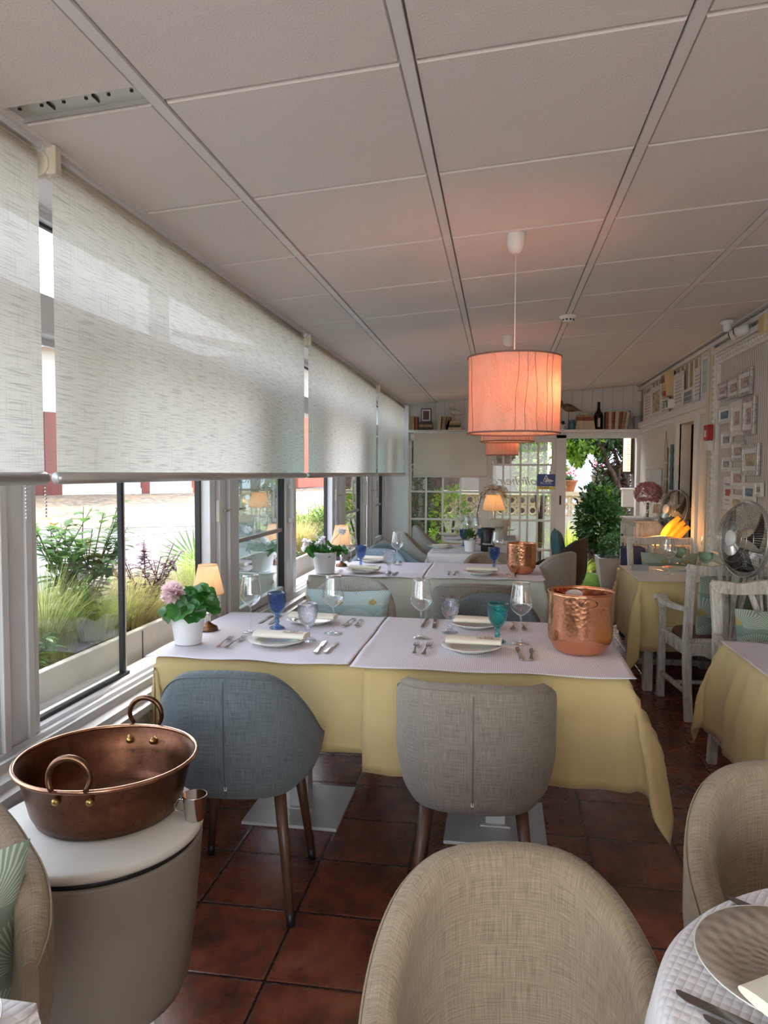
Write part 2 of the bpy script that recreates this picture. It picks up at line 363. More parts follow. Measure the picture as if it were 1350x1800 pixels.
# ------------------------------------------------------------------ mesh helpers
class G:
    def __init__(s): s.v = []; s.f = []; s.uv = {}; s.sm = []
    def add(s, vs, fs, smooth=False, uvs=None):
        b = len(s.v); s.v += [tuple(x) for x in vs]
        for i, f in enumerate(fs):
            s.f.append(tuple(b+j for j in f)); s.sm.append(smooth)
            if uvs: s.uv[len(s.f)-1] = [uvs[j] for j in f]
        return s
    def box(s, x0, x1, y0, y1, z0, z1, M_=None):
        if x0 > x1: x0, x1 = x1, x0
        if y0 > y1: y0, y1 = y1, y0
        if z0 > z1: z0, z1 = z1, z0
        vs = [Vector((x, y, z)) for z in (z0, z1) for y in (y0, y1) for x in (x0, x1)]
        if M_: vs = [M_ @ v for v in vs]
        return s.add(vs, [(0, 2, 3, 1), (4, 5, 7, 6), (0, 1, 5, 4), (2, 6, 7, 3), (1, 3, 7, 5), (0, 4, 6, 2)])
    def quad(s, a, b, c, d, uv=None): return s.add([a, b, c, d], [(0, 1, 2, 3)], False, uv)
    def grid(s, fn, nu, nv, cu=False, cv=False, smooth=True, uvf=None, flip=False):
        vs = []; us = []
        for j in range(nv+(0 if cv else 1)):
            for i in range(nu+(0 if cu else 1)):
                vs.append(fn(i/nu, j/nv)); us.append(uvf(i/nu, j/nv) if uvf else (i/nu, j/nv))
        W = nu if cu else nu+1; Hh = nv if cv else nv+1; fs = []
        for j in range(nv):
            for i in range(nu):
                a, b = i, (i+1) % W; c, d = j, (j+1) % Hh
                q = (c*W+a, c*W+b, d*W+b, d*W+a); fs.append(q[::-1] if flip else q)
        return s.add(vs, fs, smooth, us)
    def lathe(s, prof, n=32, c=(0, 0, 0), mod=None, smooth=True, axis=None):
        """prof list of (r,z)"""
        m = len(prof); vs = []; cv = Vector(c)
        for j, (r, z) in enumerate(prof):
            for i in range(n):
                a = 2*pi*i/n; rr = r*(mod(a, j, z) if mod else 1)
                p = Vector((rr*cos(a), rr*sin(a), z))
                if axis: p = axis @ p
                vs.append(p+cv)
        fs = [(j*n+i, j*n+(i+1) % n, (j+1)*n+(i+1) % n, (j+1)*n+i) for j in range(m-1) for i in range(n)]
        if prof[0][0] > 1e-5: fs.append(tuple(range(n))[::-1])
        if prof[-1][0] > 1e-5: fs.append(tuple((m-1)*n+i for i in range(n)))
        return s.add(vs, fs, smooth)
    def tube(s, pts, r, n=8, closed=False, caps=True, smooth=True):
        pts = [Vector(p) for p in pts]; L = len(pts); rs = r if isinstance(r, (list, tuple)) else [r]*L
        vs = []; up = None
        for i, p in enumerate(pts):
            t = (pts[(i+1) % L]-pts[i-1]) if closed else (pts[min(i+1, L-1)]-pts[max(i-1, 0)])
            if t.length < 1e-9: t = Vector((0, 0, 1))
            t.normalize()
            if up is None: up = t.orthogonal().normalized()
            up = (up-t*up.dot(t)); up = up.normalized() if up.length > 1e-6 else t.orthogonal().normalized()
            w_ = t.cross(up)
            for k in range(n):
                a = 2*pi*k/n; vs.append(p+(up*cos(a)+w_*sin(a))*rs[i])
        fs = [(i*n+k, i*n+(k+1) % n, ((i+1) % L)*n+(k+1) % n, ((i+1) % L)*n+k) for i in range(L if closed else L-1) for k in range(n)]
        if caps and not closed: fs += [tuple(range(n))[::-1], tuple((L-1)*n+k for k in range(n))]
        return s.add(vs, fs, smooth)
    def cyl(s, a, b, r, r2=None, n=16, smooth=True): return s.tube([a, b], [r, r if r2 is None else r2], n, smooth=smooth)
    def prism(s, poly, z0, z1, M_=None):
        n = len(poly); vs = [Vector((x, y, z)) for z in (z0, z1) for x, y in poly]
        if M_: vs = [M_ @ v for v in vs]
        return s.add(vs, [tuple(range(n))[::-1], tuple(range(n, 2*n))]+[(i, (i+1) % n, n+(i+1) % n, n+i) for i in range(n)])
    def ball(s, c, rx, ry=None, rz=None, n=12, m=8, M_=None):
        ry = ry or rx; rz = rz or rx; c = Vector(c)
        def fn(u, v):
            a = 2*pi*u; b = -pi/2+pi*v; p = Vector((rx*cos(a)*cos(b), ry*sin(a)*cos(b), rz*sin(b)))
            return (M_ @ p if M_ else p)+c
        return s.grid(fn, n, m, cu=True)
    def obj(s, name, mat, parent=None, loc=(0, 0, 0), rot=None, bevel=0, subsurf=0, solid=0, seg=2):
        me = D.meshes.new(name); me.from_pydata(s.v, [], s.f); me.validate(clean_customdata=False) if 0 else None
        me.polygons.foreach_set('use_smooth', s.sm)
        if s.uv:
            ul = me.uv_layers.new(name='UVMap').data
            for i, p in enumerate(me.polygons):
                if i in s.uv:
                    for k, li in enumerate(p.loop_indices): ul[li].uv = s.uv[i][k]
        for m_ in (mat if isinstance(mat, (list, tuple)) else [mat]): me.materials.append(M[m_] if isinstance(m_, str) else m_)
        o = D.objects.new(name, me); COL.objects.link(o); o.location = loc
        if rot: o.rotation_euler = rot
        if parent: o.parent = parent
        if bevel:
            b = o.modifiers.new('bevel', 'BEVEL'); b.width = bevel; b.segments = seg; b.limit_method = 'ANGLE'
        if solid:
            b = o.modifiers.new('solid', 'SOLIDIFY'); b.thickness = solid; b.offset = 0
        if subsurf:
            b = o.modifiers.new('sub', 'SUBSURF'); b.levels = subsurf; b.render_levels = subsurf
        return o
def tag(o, label, cat, group=None):
    o['label'] = label; o['category'] = cat
    if group: o['group'] = group
    return o
def thing(name, label, cat, loc=(0, 0, 0), rz=0, group=None):
    o = D.objects.new(name, None); o.empty_display_size = .1; COL.objects.link(o); o.location = loc; o.rotation_euler = (0, 0, rz)
    return tag(o, label, cat, group)
def struct(o): o['kind'] = 'structure'; return o
def dup(root, loc=None, rz=None, label=None, group=None):
    def rec(o, par):
        c = o.copy(); COL.objects.link(c); c.parent = par
        for ch in o.children: rec(ch, c)
        return c
    c = rec(root, None)
    if loc is not None: c.location = loc
    if rz is not None: c.rotation_euler = (0, 0, rz)
    if label: c['label'] = label
    if group: c['group'] = group
    return c
def text(s, size, mat, name='lettering', parent=None, loc=(0, 0, 0), rot=(0, 0, 0), shear=0, extrude=.0004, mirror=False):
    c = D.curves.new('t', 'FONT'); c.body = s; c.size = size; c.align_x = 'CENTER'; c.align_y = 'CENTER'; c.extrude = extrude; c.shear = shear
    c.resolution_u = 2
    t = D.objects.new('t', c); COL.objects.link(t); bpy.context.view_layer.update()
    me = D.meshes.new_from_object(t); D.objects.remove(t)
    if mirror:
        for v in me.vertices: v.co.x = -v.co.x
        me.flip_normals()
    me.materials.clear(); me.materials.append(M[mat]); o = D.objects.new(name, me); COL.objects.link(o)
    o.location = loc; o.rotation_euler = rot
    if parent: o.parent = parent
    return o
def rotM(rx=0, ry=0, rz=0, loc=(0, 0, 0)):
    return Matrix.Translation(loc) @ Matrix.Rotation(rz, 4, 'Z') @ Matrix.Rotation(ry, 4, 'Y') @ Matrix.Rotation(rx, 4, 'X')
def ss(a, b, x):
    t = max(0, min(1, (x-a)/(b-a))); return t*t*(3-2*t)
def sp(v, n): return math.copysign(abs(v)**(2/n), v)
rnd = random.uniform
exec_parts = True

# ================================================================== STRUCTURE
YB = 8.9; YR = -2.6; XR = 1.6; XB = -1.13; XW = -1.42
def cz(x): return 2.335+.075*(x+.21)
struct(G().box(-1.36, 1.66, YR, YB+.02, -.06, 0).obj('floor', 'floor'))
# ceiling: lay-in tiles on a grid, rising gently away from the windows
bars = [-1.14, -.787, -.21, .385, .975, 1.575]; ys = [1.62+.6*k for k in range(-7, 13)]
g = G(); g.add([(x, y, cz(x)+.012) for y in (YR, YB) for x in (-1.5, 1.75)], [(0, 1, 3, 2)])
for i in range(5):
    for j in range(len(ys)-1):
        xa, xb, ya, yb = bars[i]+.0145, bars[i+1]-.0145, ys[j]+.004, min(ys[j+1]-.004, YB)
        if i == 0 and j == 6: yb -= .065
        if yb-ya < .05: continue
        e = .006
        t = [(xa, ya, cz(xa)+.010), (xb, ya, cz(xb)+.010), (xb, yb, cz(xb)+.010), (xa, yb, cz(xa)+.010)]
        b = [(xa+e, ya+e, cz(xa)-.003), (xb-e, ya+e, cz(xb)-.003), (xb-e, yb-e, cz(xb)-.003), (xa+e, yb-e, cz(xa)-.003)]
        g.add(t+b, [(4, 7, 6, 5), (0, 4, 5, 1), (1, 5, 6, 2), (2, 6, 7, 3), (3, 7, 4, 0)])
ceil = struct(g.obj('ceiling', 'tile'))
g = G()
for x in bars[1:5]:
    g.add([(x+dx, y, cz(x)+dz) for y in (YR, YB) for dx, dz in ((-.014, .009), (-.014, -.006), (.014, -.006), (.014, .009))], [(0, 1, 5, 4), (1, 2, 6, 5), (2, 3, 7, 6)])
for x, w_ in ((bars[0], .02), (bars[5]-.005, .02)): g.box(x-w_, x+w_, YR, YB, cz(x)-.012, cz(x)+.012)
g.obj('ceiling_grid', 'grid', ceil)
g = G()                                   # exposed perforated rail where a tile is shifted
g.add([(x, y, cz(x)+z) for x in (-1.14, -.80) for y, z in ((1.535, .004), (1.535, .006), (1.612, .006), (1.612, -.004))], [(0, 4, 5, 1), (1, 5, 6, 2), (2, 6, 7, 3)])
rail = g.obj('grid_rail', 'greymetal', ceil)
g = G()
for k in range(6):
    x = -1.10+k*.055; g.cyl((x, 1.572, cz(x)+.003), (x, 1.572, cz(x)+.007), .004, n=10)
    if k % 2: g.box(x+.02, x+.023, 1.56, 1.59, cz(x)+.002, cz(x)+.007)
g.obj('rail_hole', 'black', rail)

# --- left: low wall, sill, window line
struct(G().box(-1.52, -1.335, YR, YB+.1, -.1, .56).obj('wall_left', 'white'))
poly = [(-1.50, .54), (-1.50, .645), (-1.40, .652), (-1.40, .640), (-1.375, .638), (-1.375, .648), (-1.365, .648), (-1.365, .634), (-1.345, .632), (-1.345, .642), (-1.335, .642), (-1.335, .615), (-1.30, .608), (-1.30, .585), (-1.275, .58), (-1.275, .555), (-1.30, .545), (-1.30, .50), (-1.335, .50)]
Mx = Matrix(((1, 0, 0, 0), (0, 0, 1, 0), (0, 1, 0, 0), (0, 0, 0, 1)))
struct(G().prism(poly, YR, YB, Mx).obj('trim_1', 'alu'))
struct(G().box(-1.335, -1.315, YR, YB, 0, .12).obj('baseboard_left', 'white', bevel=.004))
struct(G().box(-1.50, -1.40, YR, YB, 2.25, 2.42).box(-1.42, -1.15, YR, YB, 2.268, 2.30).obj('wall_left', 'white'))
struct(G().box(-1.48, -1.38, YR, YB, 1.865, 1.985).obj('trim_2', 'alu', bevel=.006))
def vbar(y0, y1, x0=-1.46, x1=-1.385, z0=.64, z1=1.87): return (y0, y1, x0, x1, z0, z1)
wn_ = [0]
def window(members, panes, gasket=(), handles=(), muntins=(), pane='pane', hs_=1):
    wn_[0] += 1
    g = G()
    for y0, y1, x0, x1, z0, z1 in members: g.box(x0, x1, y0, y1, z0, z1)
    w_ = struct(g.obj('window_%d' % wn_[0], 'alu', bevel=.003))
    if gasket:
        g = G()
        for y0, y1, x0, x1, z0, z1 in gasket: g.box(x0, x1, y0, y1, z0, z1)
        g.obj('gasket', 'rubber', w_)
    for y0, y1, x, z0, z1, m_ in panes: G().box(x-.002, x+.002, y0, y1, z0, z1).obj('pane', m_, w_)
    for y0, y1, x, z in muntins: G().box(x-.008, x+.008, y0, y1, z-.011, z+.011).obj('muntin', 'aludark', w_)
    for y, z in handles:
        g = G().box(-1.385, -1.366, y-.03, y+.03, z-.055, z+.055); h_ = g.obj('latch', 'white', w_, bevel=.004)
        G().cyl((-1.36, y+.02, z), (-1.352, y+.10, z), .006).obj('latch_lever', 'steel', h_)
    return w_
window([vbar(1.80, 2.01, -1.47, -1.38), vbar(1.83, 1.86, -1.38, -1.366), vbar(1.945, 1.975, -1.38, -1.37), vbar(2.625, 2.64, -1.455, -1.435), (1.80, 3.36, -1.46, -1.44, 1.845, 1.87)],
       [(2.01, 2.62, -1.445, .652, 1.85, 'pane')], [vbar(2.61, 2.627, -1.452, -1.434), (2.01, 2.65, -1.452, -1.43, .648, .662)])
def stack(y0, y1, f0, hnd=True):
    mm = [vbar(y0, y0+.07), vbar(y0+.09, y0+.17, -1.45, -1.37), vbar(y0+.20, y0+f0, -1.44, -1.36), vbar(y1-.20, y1-.11, -1.45, -1.37), vbar(y1-.085, y1, -1.44, -1.36)]
    gg = [vbar(y0-.02, y0, -1.455, -1.43), vbar(y0+.07, y0+.09, -1.45, -1.40), vbar(y0+.17, y0+.20, -1.44, -1.39), vbar(y1-.215, y1-.20, -1.43, -1.385)]
    pn = [(y0+f0, y1-.2, -1.405, .69, 1.85, 'panegreen'), (y0+f0, y1-.2, -1.435, .69, 1.85, 'pane')]
    mm += [(y0+.2, y1-.11, -1.42, -1.385, .65, .70)]
    w_ = window(mm, pn, gg, [(y0+.10, 1.25), (y0+f0-.03, 1.25)], [(y0+f0, y1-.2, -1.40, 1.07), (y0+f0, y1-.2, -1.40, 1.47)])
    g = G().box(-1.365, -1.335, y1-.17, y1-.12, 1.335, 1.365).box(-1.365, -1.335, y1-.17, y1-.12, 1.115, 1.145).box(-1.345, -1.33, y1-.16, y1-.13, 1.12, 1.36)
    g.obj('pull_handle', 'white', w_, bevel=.003)
stack(3.36, 4.79, .33); stack(5.98, 7.42, .42); stack(7.62, 8.80, .38)
window([vbar(a, a+.09) for a in (-2.55, -1.35, -.1, .85)], [(-2.46, 1.80, -1.43, .66, 1.86, 'pane')])
up = [vbar(y, y+.07, -1.46, -1.40, 1.98, 2.26) for y in (-2.5, -1.2, .1, 1.40, 2.9, 4.2, 5.5, 6.8, 8.1)]
window(up+[(YR, YB, -1.46, -1.41, 2.225, 2.26)], [(YR, YB, -1.44, 1.98, 2.23, 'pane')], [(YR, YB, -1.452, -1.435, 2.215, 2.225)])
# corner post at the far end of the window line
struct(G().box(-1.50, -1.10, YB-.06, YB+.02, 0, 2.30).obj('trim_3', 'alu', bevel=.004))
struct(G().box(-1.38, -1.09, 8.72, 8.84, .56, 1.40).obj('trim_4', 'alu', bevel=.004))

# --- back wall with shelf, glazed panels and the open door
def bx(px): return at(px, 860, Y=YB).x
def bz(py, px=850): return at(px, py, Y=YB).z
struct(G().box(-1.12, XR, YB, YB+.08, 1.90, 2.52).obj('wall_back', 'siding'))
shelf = struct(G().box(-1.10, XR-.004, YB-.17, YB, 1.925, 1.955).box(-1.10, XR-.004, YB-.02, YB, 1.86, 1.925).obj('trim_5', 'white', bevel=.003))
# window beside the door: white muntin grid
def gridwin(name, xa, xb, za, zb, yv, vx, hz, fr=.045, m_='pane', nm='white'):
    g = G().box(xa, xa+fr, yv-.02, yv+.02, za, zb).box(xb-fr, xb, yv-.02, yv+.02, za, zb).box(xa+fr, xb-fr, yv-.02, yv+.02, za, za+fr*1.4).box(xa+fr, xb-fr, yv-.02, yv+.02, zb-fr, zb)
    o = struct(g.obj(name, 'white', bevel=.003))
    g = G()
    for x in vx: g.box(x-.011, x+.011, yv-.012, yv+.012, za+fr, zb-fr)
    for z in hz: g.box(xa+fr, xb-fr, yv-.010, yv+.010, z-.011, z+.011)
    g.obj('muntin', nm, o); G().box(xa+fr, xb-fr, yv-.002, yv+.002, za+fr, zb-fr).obj('pane', 'paneback', o)
    return o
hz = [bz(817), bz(865), bz(914), bz(965)]
wn_[0] += 1
gridwin('window_%d' % wn_[0], -1.12, bx(848), .12, 1.88, YB+.02, [bx(748.7), bx(778), bx(809)], hz)
struct(G().box(bx(848), bx(859), YB-.02, YB+.06, 0, 1.88).obj('trim_6', 'white', bevel=.003))
struct(G().box(-1.12, bx(848), YB, YB+.06, -.05, .12).obj('wall_back', 'offwhite'))
dl = gridwin('door_1', bx(859), bx(976), .02, 1.86, YB, [bx(884), bx(914.6), bx(945)], hz, .05)
d2 = gridwin('door_2', bx(866), bx(979), .02, 1.86, YB+.07, [bx(897), bx(928), bx(957)], [z+.004 for z in hz], .04)
struct(G().box(bx(976), bx(994), YB-.03, YB+.04, 0, 1.90).obj('trim_7', 'white', bevel=.003))
G().box(bx(983), bx(986.5), YB-.036, YB-.028, at(985, 887, Y=YB).z, at(985, 871, Y=YB).z).obj('door_handle', 'black', dl)
struct(G().box(bx(1117), XR+.05, YB-.04, YB+.08, 0, 1.90).obj('trim_8', 'white', bevel=.004))
struct(G().box(bx(976), XR, YB-.03, YB+.06, 1.862, 1.90).obj('trim_9', 'white'))
g = G()
for y in (8.78, 8.84, 8.90, 8.96): g.box(bx(860), XR, y, y+.03, .0, .022)
struct(g.obj('trim_10', 'greymetal'))
# the writing on the glass of the sliding door (seen from inside, so reversed) and the alarm sticker
text('Molinheiro', .15, 'white', 'lettering', dl, at(914, 846, Y=YB-.006), (R(90), 0, 0), shear=.3, mirror=True)
st = at(960, 849, Y=YB-.025)
s_ = thing('sticker', 'blue alarm company sticker with a big white A on the sliding door', 'sticker', (st.x, YB-.021, st.z-.02))
G().box(-.105, .105, -.001, .001, -.02, .125).obj('blue_panel', 'blue', s_)
G().box(-.105, .105, -.001, .001, -.055, -.022).obj('strip', 'yellowprint', s_)
text('A', .11, 'white', 'lettering', s_, (0, -.0015, .075), (R(90), 0, 0)); text('ACRAL', .045, 'white', 'lettering', s_, (0, -.0015, .018), (R(90), 0, 0))
text('ALARME', .028, 'black', 'lettering', s_, (-.02, -.0015, -.038), (R(90), 0, 0))
G().prism([(-.02, 0), (.075, .0), (.085, .012), (.04, .03), (-.0, .024)], -.0017, -.001, Matrix.Translation((0, 0, .035)) @ Matrix(((1, 0, 0, 0), (0, 0, 1, 0), (0, 1, 0, 0), (0, 0, 0, 1)))).obj('swoosh', 'white', s_)

# --- right wall
ZL = 2.03
struct(G().box(XR, XR+.1, YR, 5.95, 0, 2.6).box(XR, XR+.1, 5.95, YB+.08, ZL, 2.6).obj('wall_right', 'wallpaper'))
struct(G().box(XR+.001, XR+.1, 5.95, 6.40, 0, ZL).box(XR+.001, XR+.1, 6.98, YB, 0, ZL).box(XR+.001, XR+.1, 6.40, 6.98, 1.89, ZL).obj('wall_right', 'offwhite'))
struct(G().box(XR-.05, XR+.02, 5.95, YB-.02, ZL-.06, ZL).box(XR-.03, XR+.02, 5.95, YB-.02, ZL-.11, ZL-.06).obj('trim_11', 'white', bevel=.006))
struct(G().box(XR-.025, XR+.02, 6.30, 6.40, 0, 1.90).box(XR-.025, XR+.02, 6.98, 7.06, 0, 1.90).box(XR-.025, XR+.02, 6.30, 7.06, 1.89, 1.95).obj('trim_12', 'white', bevel=.006))
struct(G().box(XR-.05, XR-.01, 5.90, 5.95, 0, 2.40).cyl((XR-.03, 5.86, 0), (XR-.03, 5.86, 2.40), .018).obj('trim_13', 'cream', bevel=.004))
struct(G().box(XR-.035, XR+.01, YR, YB, 2.405, 2.44).obj('trim_14', 'white', bevel=.006))
struct(G().box(XR+.1, 3.2, 6.0, 6.1, 0, 2.5).box(XR+.1, 3.2, 8.2, 8.3, 0, 2.5).box(3.1, 3.2, 6.0, 8.3, 0, 2.5).box(XR+.1, 3.2, 6.0, 8.3, 2.4, 2.5).box(XR, 3.2, 6.0, 8.3, -.06, 0).obj('wall_corridor', 'cardboard'))
struct(G().box(XR+.30, XR+.36, 6.55, 6.75, 0, 1.86).obj('door_3', 'white', bevel=.006))
struct(G().box(XR-.015, XR, YR, 5.9, 0, .10).obj('baseboard_right', 'white'))
# --- rear wall behind the photographer, unseen; wide glazing added to let in skylight
struct(G().box(-1.5, XR+.1, YR-.1, YR, -.05, .5).box(-1.5, XR+.1, YR-.1, YR, 2.3, 2.6).box(-1.5, -1.2, YR-.1, YR, .5, 2.3).box(1.4, XR+.1, YR-.1, YR, .5, 2.3).obj('wall_rear', 'offwhite'))
wn_[0] += 1
w_ = struct(G().box(-1.2, 1.4, YR-.07, YR-.03, .5, .56).box(-1.2, 1.4, YR-.07, YR-.03, 2.24, 2.3).box(-.36, -.30, YR-.07, YR-.03, .56, 2.24).box(.52, .58, YR-.07, YR-.03, .56, 2.24).obj('window_%d' % wn_[0], 'white'))
G().box(-1.2, 1.4, YR-.052, YR-.048, .56, 2.24).obj('pane', 'pane', w_)
# roof slab above the ceiling keeps the sky out
struct(G().add([(x, y, cz(x)+z) for z in (.05, .12) for y in (YR-.15, YB+.15) for x in (-1.56, 1.8)], [(0, 1, 3, 2), (4, 6, 7, 5), (0, 4, 5, 1), (2, 3, 7, 6), (0, 2, 6, 4), (1, 5, 7, 3)]).obj('roof', 'white'))

# ================================================================== OUTDOORS, street side
def gz(x, y): return .06*(-x-2)+.035*y if x < -2 else .035*y
def ong(px, py):
    d = _f+(px-675)/F*CR+(900-py)/F*CU; # ray hits z = .06(-x-2)+.035y
    k = (-.12-H)/(d.z+.06*d.x-.035*d.y); return Vector((0, 0, H))+d*k
def gpatch(name, pts, mat, lift, kind='structure'):
    g = G(); g.add([(p.x, p.y, gz(min(p.x, -2.01), p.y)+lift) for p in pts], [tuple(range(len(pts)))])
    o = g.obj(name, mat); o['kind'] = kind; return o
g = G().grid(lambda u, v: (lambda x, y: Vector((x, y, -.12-.06*x+.035*y-.003)))(-2.05-60*u**1.5, -12+90*v), 24, 24, flip=True)
struct(g.obj('street', 'asphalt'))
struct(G().box(-2.2, -1.5, -10, YB, -.4, .05).obj('street', 'concrete'))
A1, A2 = ong(-400, 878), ong(365, 866)          # foot of the white house across the street
B1, B2 = ong(475, 862), ong(600, 852)
gpatch('street', [ong(-700, 935), ong(40, 932), ong(330, 925), ong(620, 905), ong(640, 856), ong(360, 864), ong(0, 870), ong(-500, 876)][::-1], 'cobble', .002)
gpatch('street', [ong(-700, 955), ong(120, 922), ong(30, 885), ong(-500, 890)][::-1], 'sand', .006)
gpatch('street', [ong(200, 947), ong(345, 931), ong(345, 928), ong(200, 943)], 'paint', .003)
gpatch('street', [ong(500, 866), ong(640, 862), ong(640, 872), ong(500, 878)], 'paint', .008)
# white house
def wallframe(a, b):
    a = Vector(a); b = Vector(b); L = (b-a).xy.length; ang = math.atan2(b.y-a.y, b.x-a.x)
    return L, Matrix.Translation((a.x, a.y, min(a.z, b.z)-.15)) @ Matrix.Rotation(ang, 4, 'Z')
def px_on(a, b, px):     # distance along the facade seen at pixel column px
    d = _f+(px-675)/F*CR; a2 = Vector((a.x, a.y)); e = Vector((b.x-a.x, b.y-a.y)); L = e.length; e.normalize()
    den = d.x*e.y-d.y*e.x; k = (a2.x*e.y-a2.y*e.x)/den; return (Vector((d.x*k, d.y*k))-a2).dot(e)
L, MW = wallframe(A1, A2); u = lambda px: px_on(A1, A2, px)
hs2 = thing('house', 'white single-storey house with brown doors across the street', 'house'); hs2.matrix_world = MW
G().box(0, L, 0, 3, 0, 3.25).obj('wall', 'wallwhite', hs2)
G().add([(-.3, -.35, 3.22), (L+.3, -.35, 3.22), (L+.3, 3, 4.0), (-.3, 3, 4.0), (-.3, -.35, 3.32), (L+.3, -.35, 3.32), (L+.3, 3, 4.1), (-.3, 3, 4.1)], [(0, 3, 2, 1), (4, 5, 6, 7), (0, 1, 5, 4), (2, 3, 7, 6), (1, 2, 6, 5), (0, 4, 7, 3)]).obj('roof', 'rooftile', hs2)
g = G(); 
for k in range(40): g.cyl((k*L/39, -.38, 3.34), (k*L/39, 2.9, 4.12), .09, n=8)
g.obj('roof_tile', 'rooftile', hs2)
dd = G().box(u(-60), u(108), -.06, 0, .1, 1.9); d_ = dd.obj('garage_door', 'garage', hs2)
g = G(); [g.box(u(p)-.02, u(p)+.02, -.09, -.06, .1, 1.9) for p in (22, 60, 80)]; g.obj('door_rib', 'wallwhite' if 0 else 'garage', d_)
g = G(); q = [(u(145), 0), (u(245), 0)]
a0, b0 = u(145), u(245); g.add([(a0, -.03, .75), (b0, -.03, .75), (b0, -.03, 1.30), (a0, -.03, 1.30)], [(0, 1, 2, 3)], False, [(0, 0), (b0-a0, 0), (b0-a0, .55), (a0-a0, .55)])
g.obj('block_band', 'lattice', hs2)
G().box(u(248), u(262), -.05, 0, .1, 1.7).obj('side_door', 'garage', hs2)
G().box(u(338), u(352), -.05, 0, .1, 2.0).obj('narrow_door', 'redgate', hs2)
G().box(0, L, -.04, 0, .0, .28).obj('plinth', 'offwhite', hs2)
L2, MW2 = wallframe(B1, B2); u2 = lambda px: px_on(B1, B2, px)
h3 = thing('house', 'sunlit house with a coral gate further up the street', 'house'); h3.matrix_world = MW2
G().box(.01, L2*1.6, 0, 3, 0, 3.9).obj('wall', 'wallwhite', h3)
G().box(u2(520), u2(573), -.08, 0, .2, 2.3).obj('gate', 'redgate', h3)
G().box(u2(508), u2(514), -.08, 0, .4, 1.7).obj('side_gate', 'redgate', h3)
G().add([(-.3, -.35, 3.85), (L2*1.6+.3, -.35, 3.85), (L2*1.6+.3, 3, 4.6), (-.3, 3, 4.6)], [(0, 1, 2, 3)]).obj('roof', 'rooftile', h3, solid=.15)

# --- planters along the window, with their plants
def planter(y0, y1, zt, label):
    t = thing('planter_box', label, 'planter', (0, 0, 0))
    x0, x1 = -2.0, -1.545
    g = G().box(x1-.03, x1, y0, y1, .05, zt).box(x0, x0+.03, y0, y1, .05, zt).box(x0+.03, x1-.03, y0, y0+.03, .05, zt).box(x0+.03, x1-.03, y1-.03, y1, .05, zt)
    g.obj('box', 'wallwhite', t, bevel=.004)
    g = G(); [g.box(x1, x1+.003, y, y+.004, .06, zt-.01) for y in (y0+.30, (y0+y1)/2+.2)]; g.obj('board_joint', 'black', t)
    g = G().grid(lambda u_, v_: Vector((x0+.03+u_*(x1-x0-.06), y0+.03+v_*(y1-y0-.06), zt-.06+.02*sin(9*u_+13*v_)*cos(31*v_))), 6, 40); g.obj('soil', 'soil', t)
    return t
planter(1.0, 4.55, .755, 'long white wooden planter box outside the nearest windows')
planter(4.62, 7.6, .775, 'white wooden planter box outside the second window opening')
def leafgeo(g, p, d, nrm, L, W, curl=.2, seg=3):
    """pointed leaf from p along d"""
    d = d.normalized(); s_ = d.cross(nrm)
    s_ = s_.normalized() if s_.length > 1e-4 else d.orthogonal().normalized(); n_ = s_.cross(d)
    vs = []; 
    for i in range(seg+1):
        t = i/seg; w_ = W*sin(pi*min(1, (t*.92+.08)))**.8*.5 if i < seg else 0.0
        c = p+d*(L*t)-n_*(curl*L*t*t); vs += [c-s_*w_, c+n_*0-n_*(-.0)*w_, c+s_*w_]
    fs = []
    for i in range(seg): a = i*3; fs += [(a, a+1, a+4, a+3), (a+1, a+2, a+5, a+4)]
    for i in range(seg+1): vs[i*3+1] = vs[i*3+1]-n_*(.0)+n_*(-W*.12*(1-i/seg))
    g.add(vs, fs, True)
def grass(label, x, y, z, n_, L, spread, mat, name='feather_grass', lean=(0, 0), w_=.0015, group=None):
    g = G()
    for k in range(n_):
        a = rnd(0, 2*pi); r = rnd(0, .12); ln = L*rnd(.65, 1.1); sp_ = spread*rnd(.2, 1)
        dx, dy = cos(a)*sp_+lean[0], sin(a)*sp_+lean[1]; p0 = Vector((r*cos(a), r*sin(a), 0)); s_ = Vector((-sin(a), cos(a), 0))*w_*rnd(.7, 1.3)
        vs = []
        S = 5
        for i in range(S+1):
            t = i/S; p = p0+Vector((dx*t**1.6*ln, dy*t**1.6*ln, ln*(t-.48*min(1, sp_)*t*t*t))); ww = s_*(1-t*.85); vs += [p-ww, p+ww]
        g.add(vs, [(2*i, 2*i+1, 2*i+3, 2*i+2) for i in range(S)], True)
    return tag(g.obj(name, mat, None, (x, y, z)), label, 'grass', group)
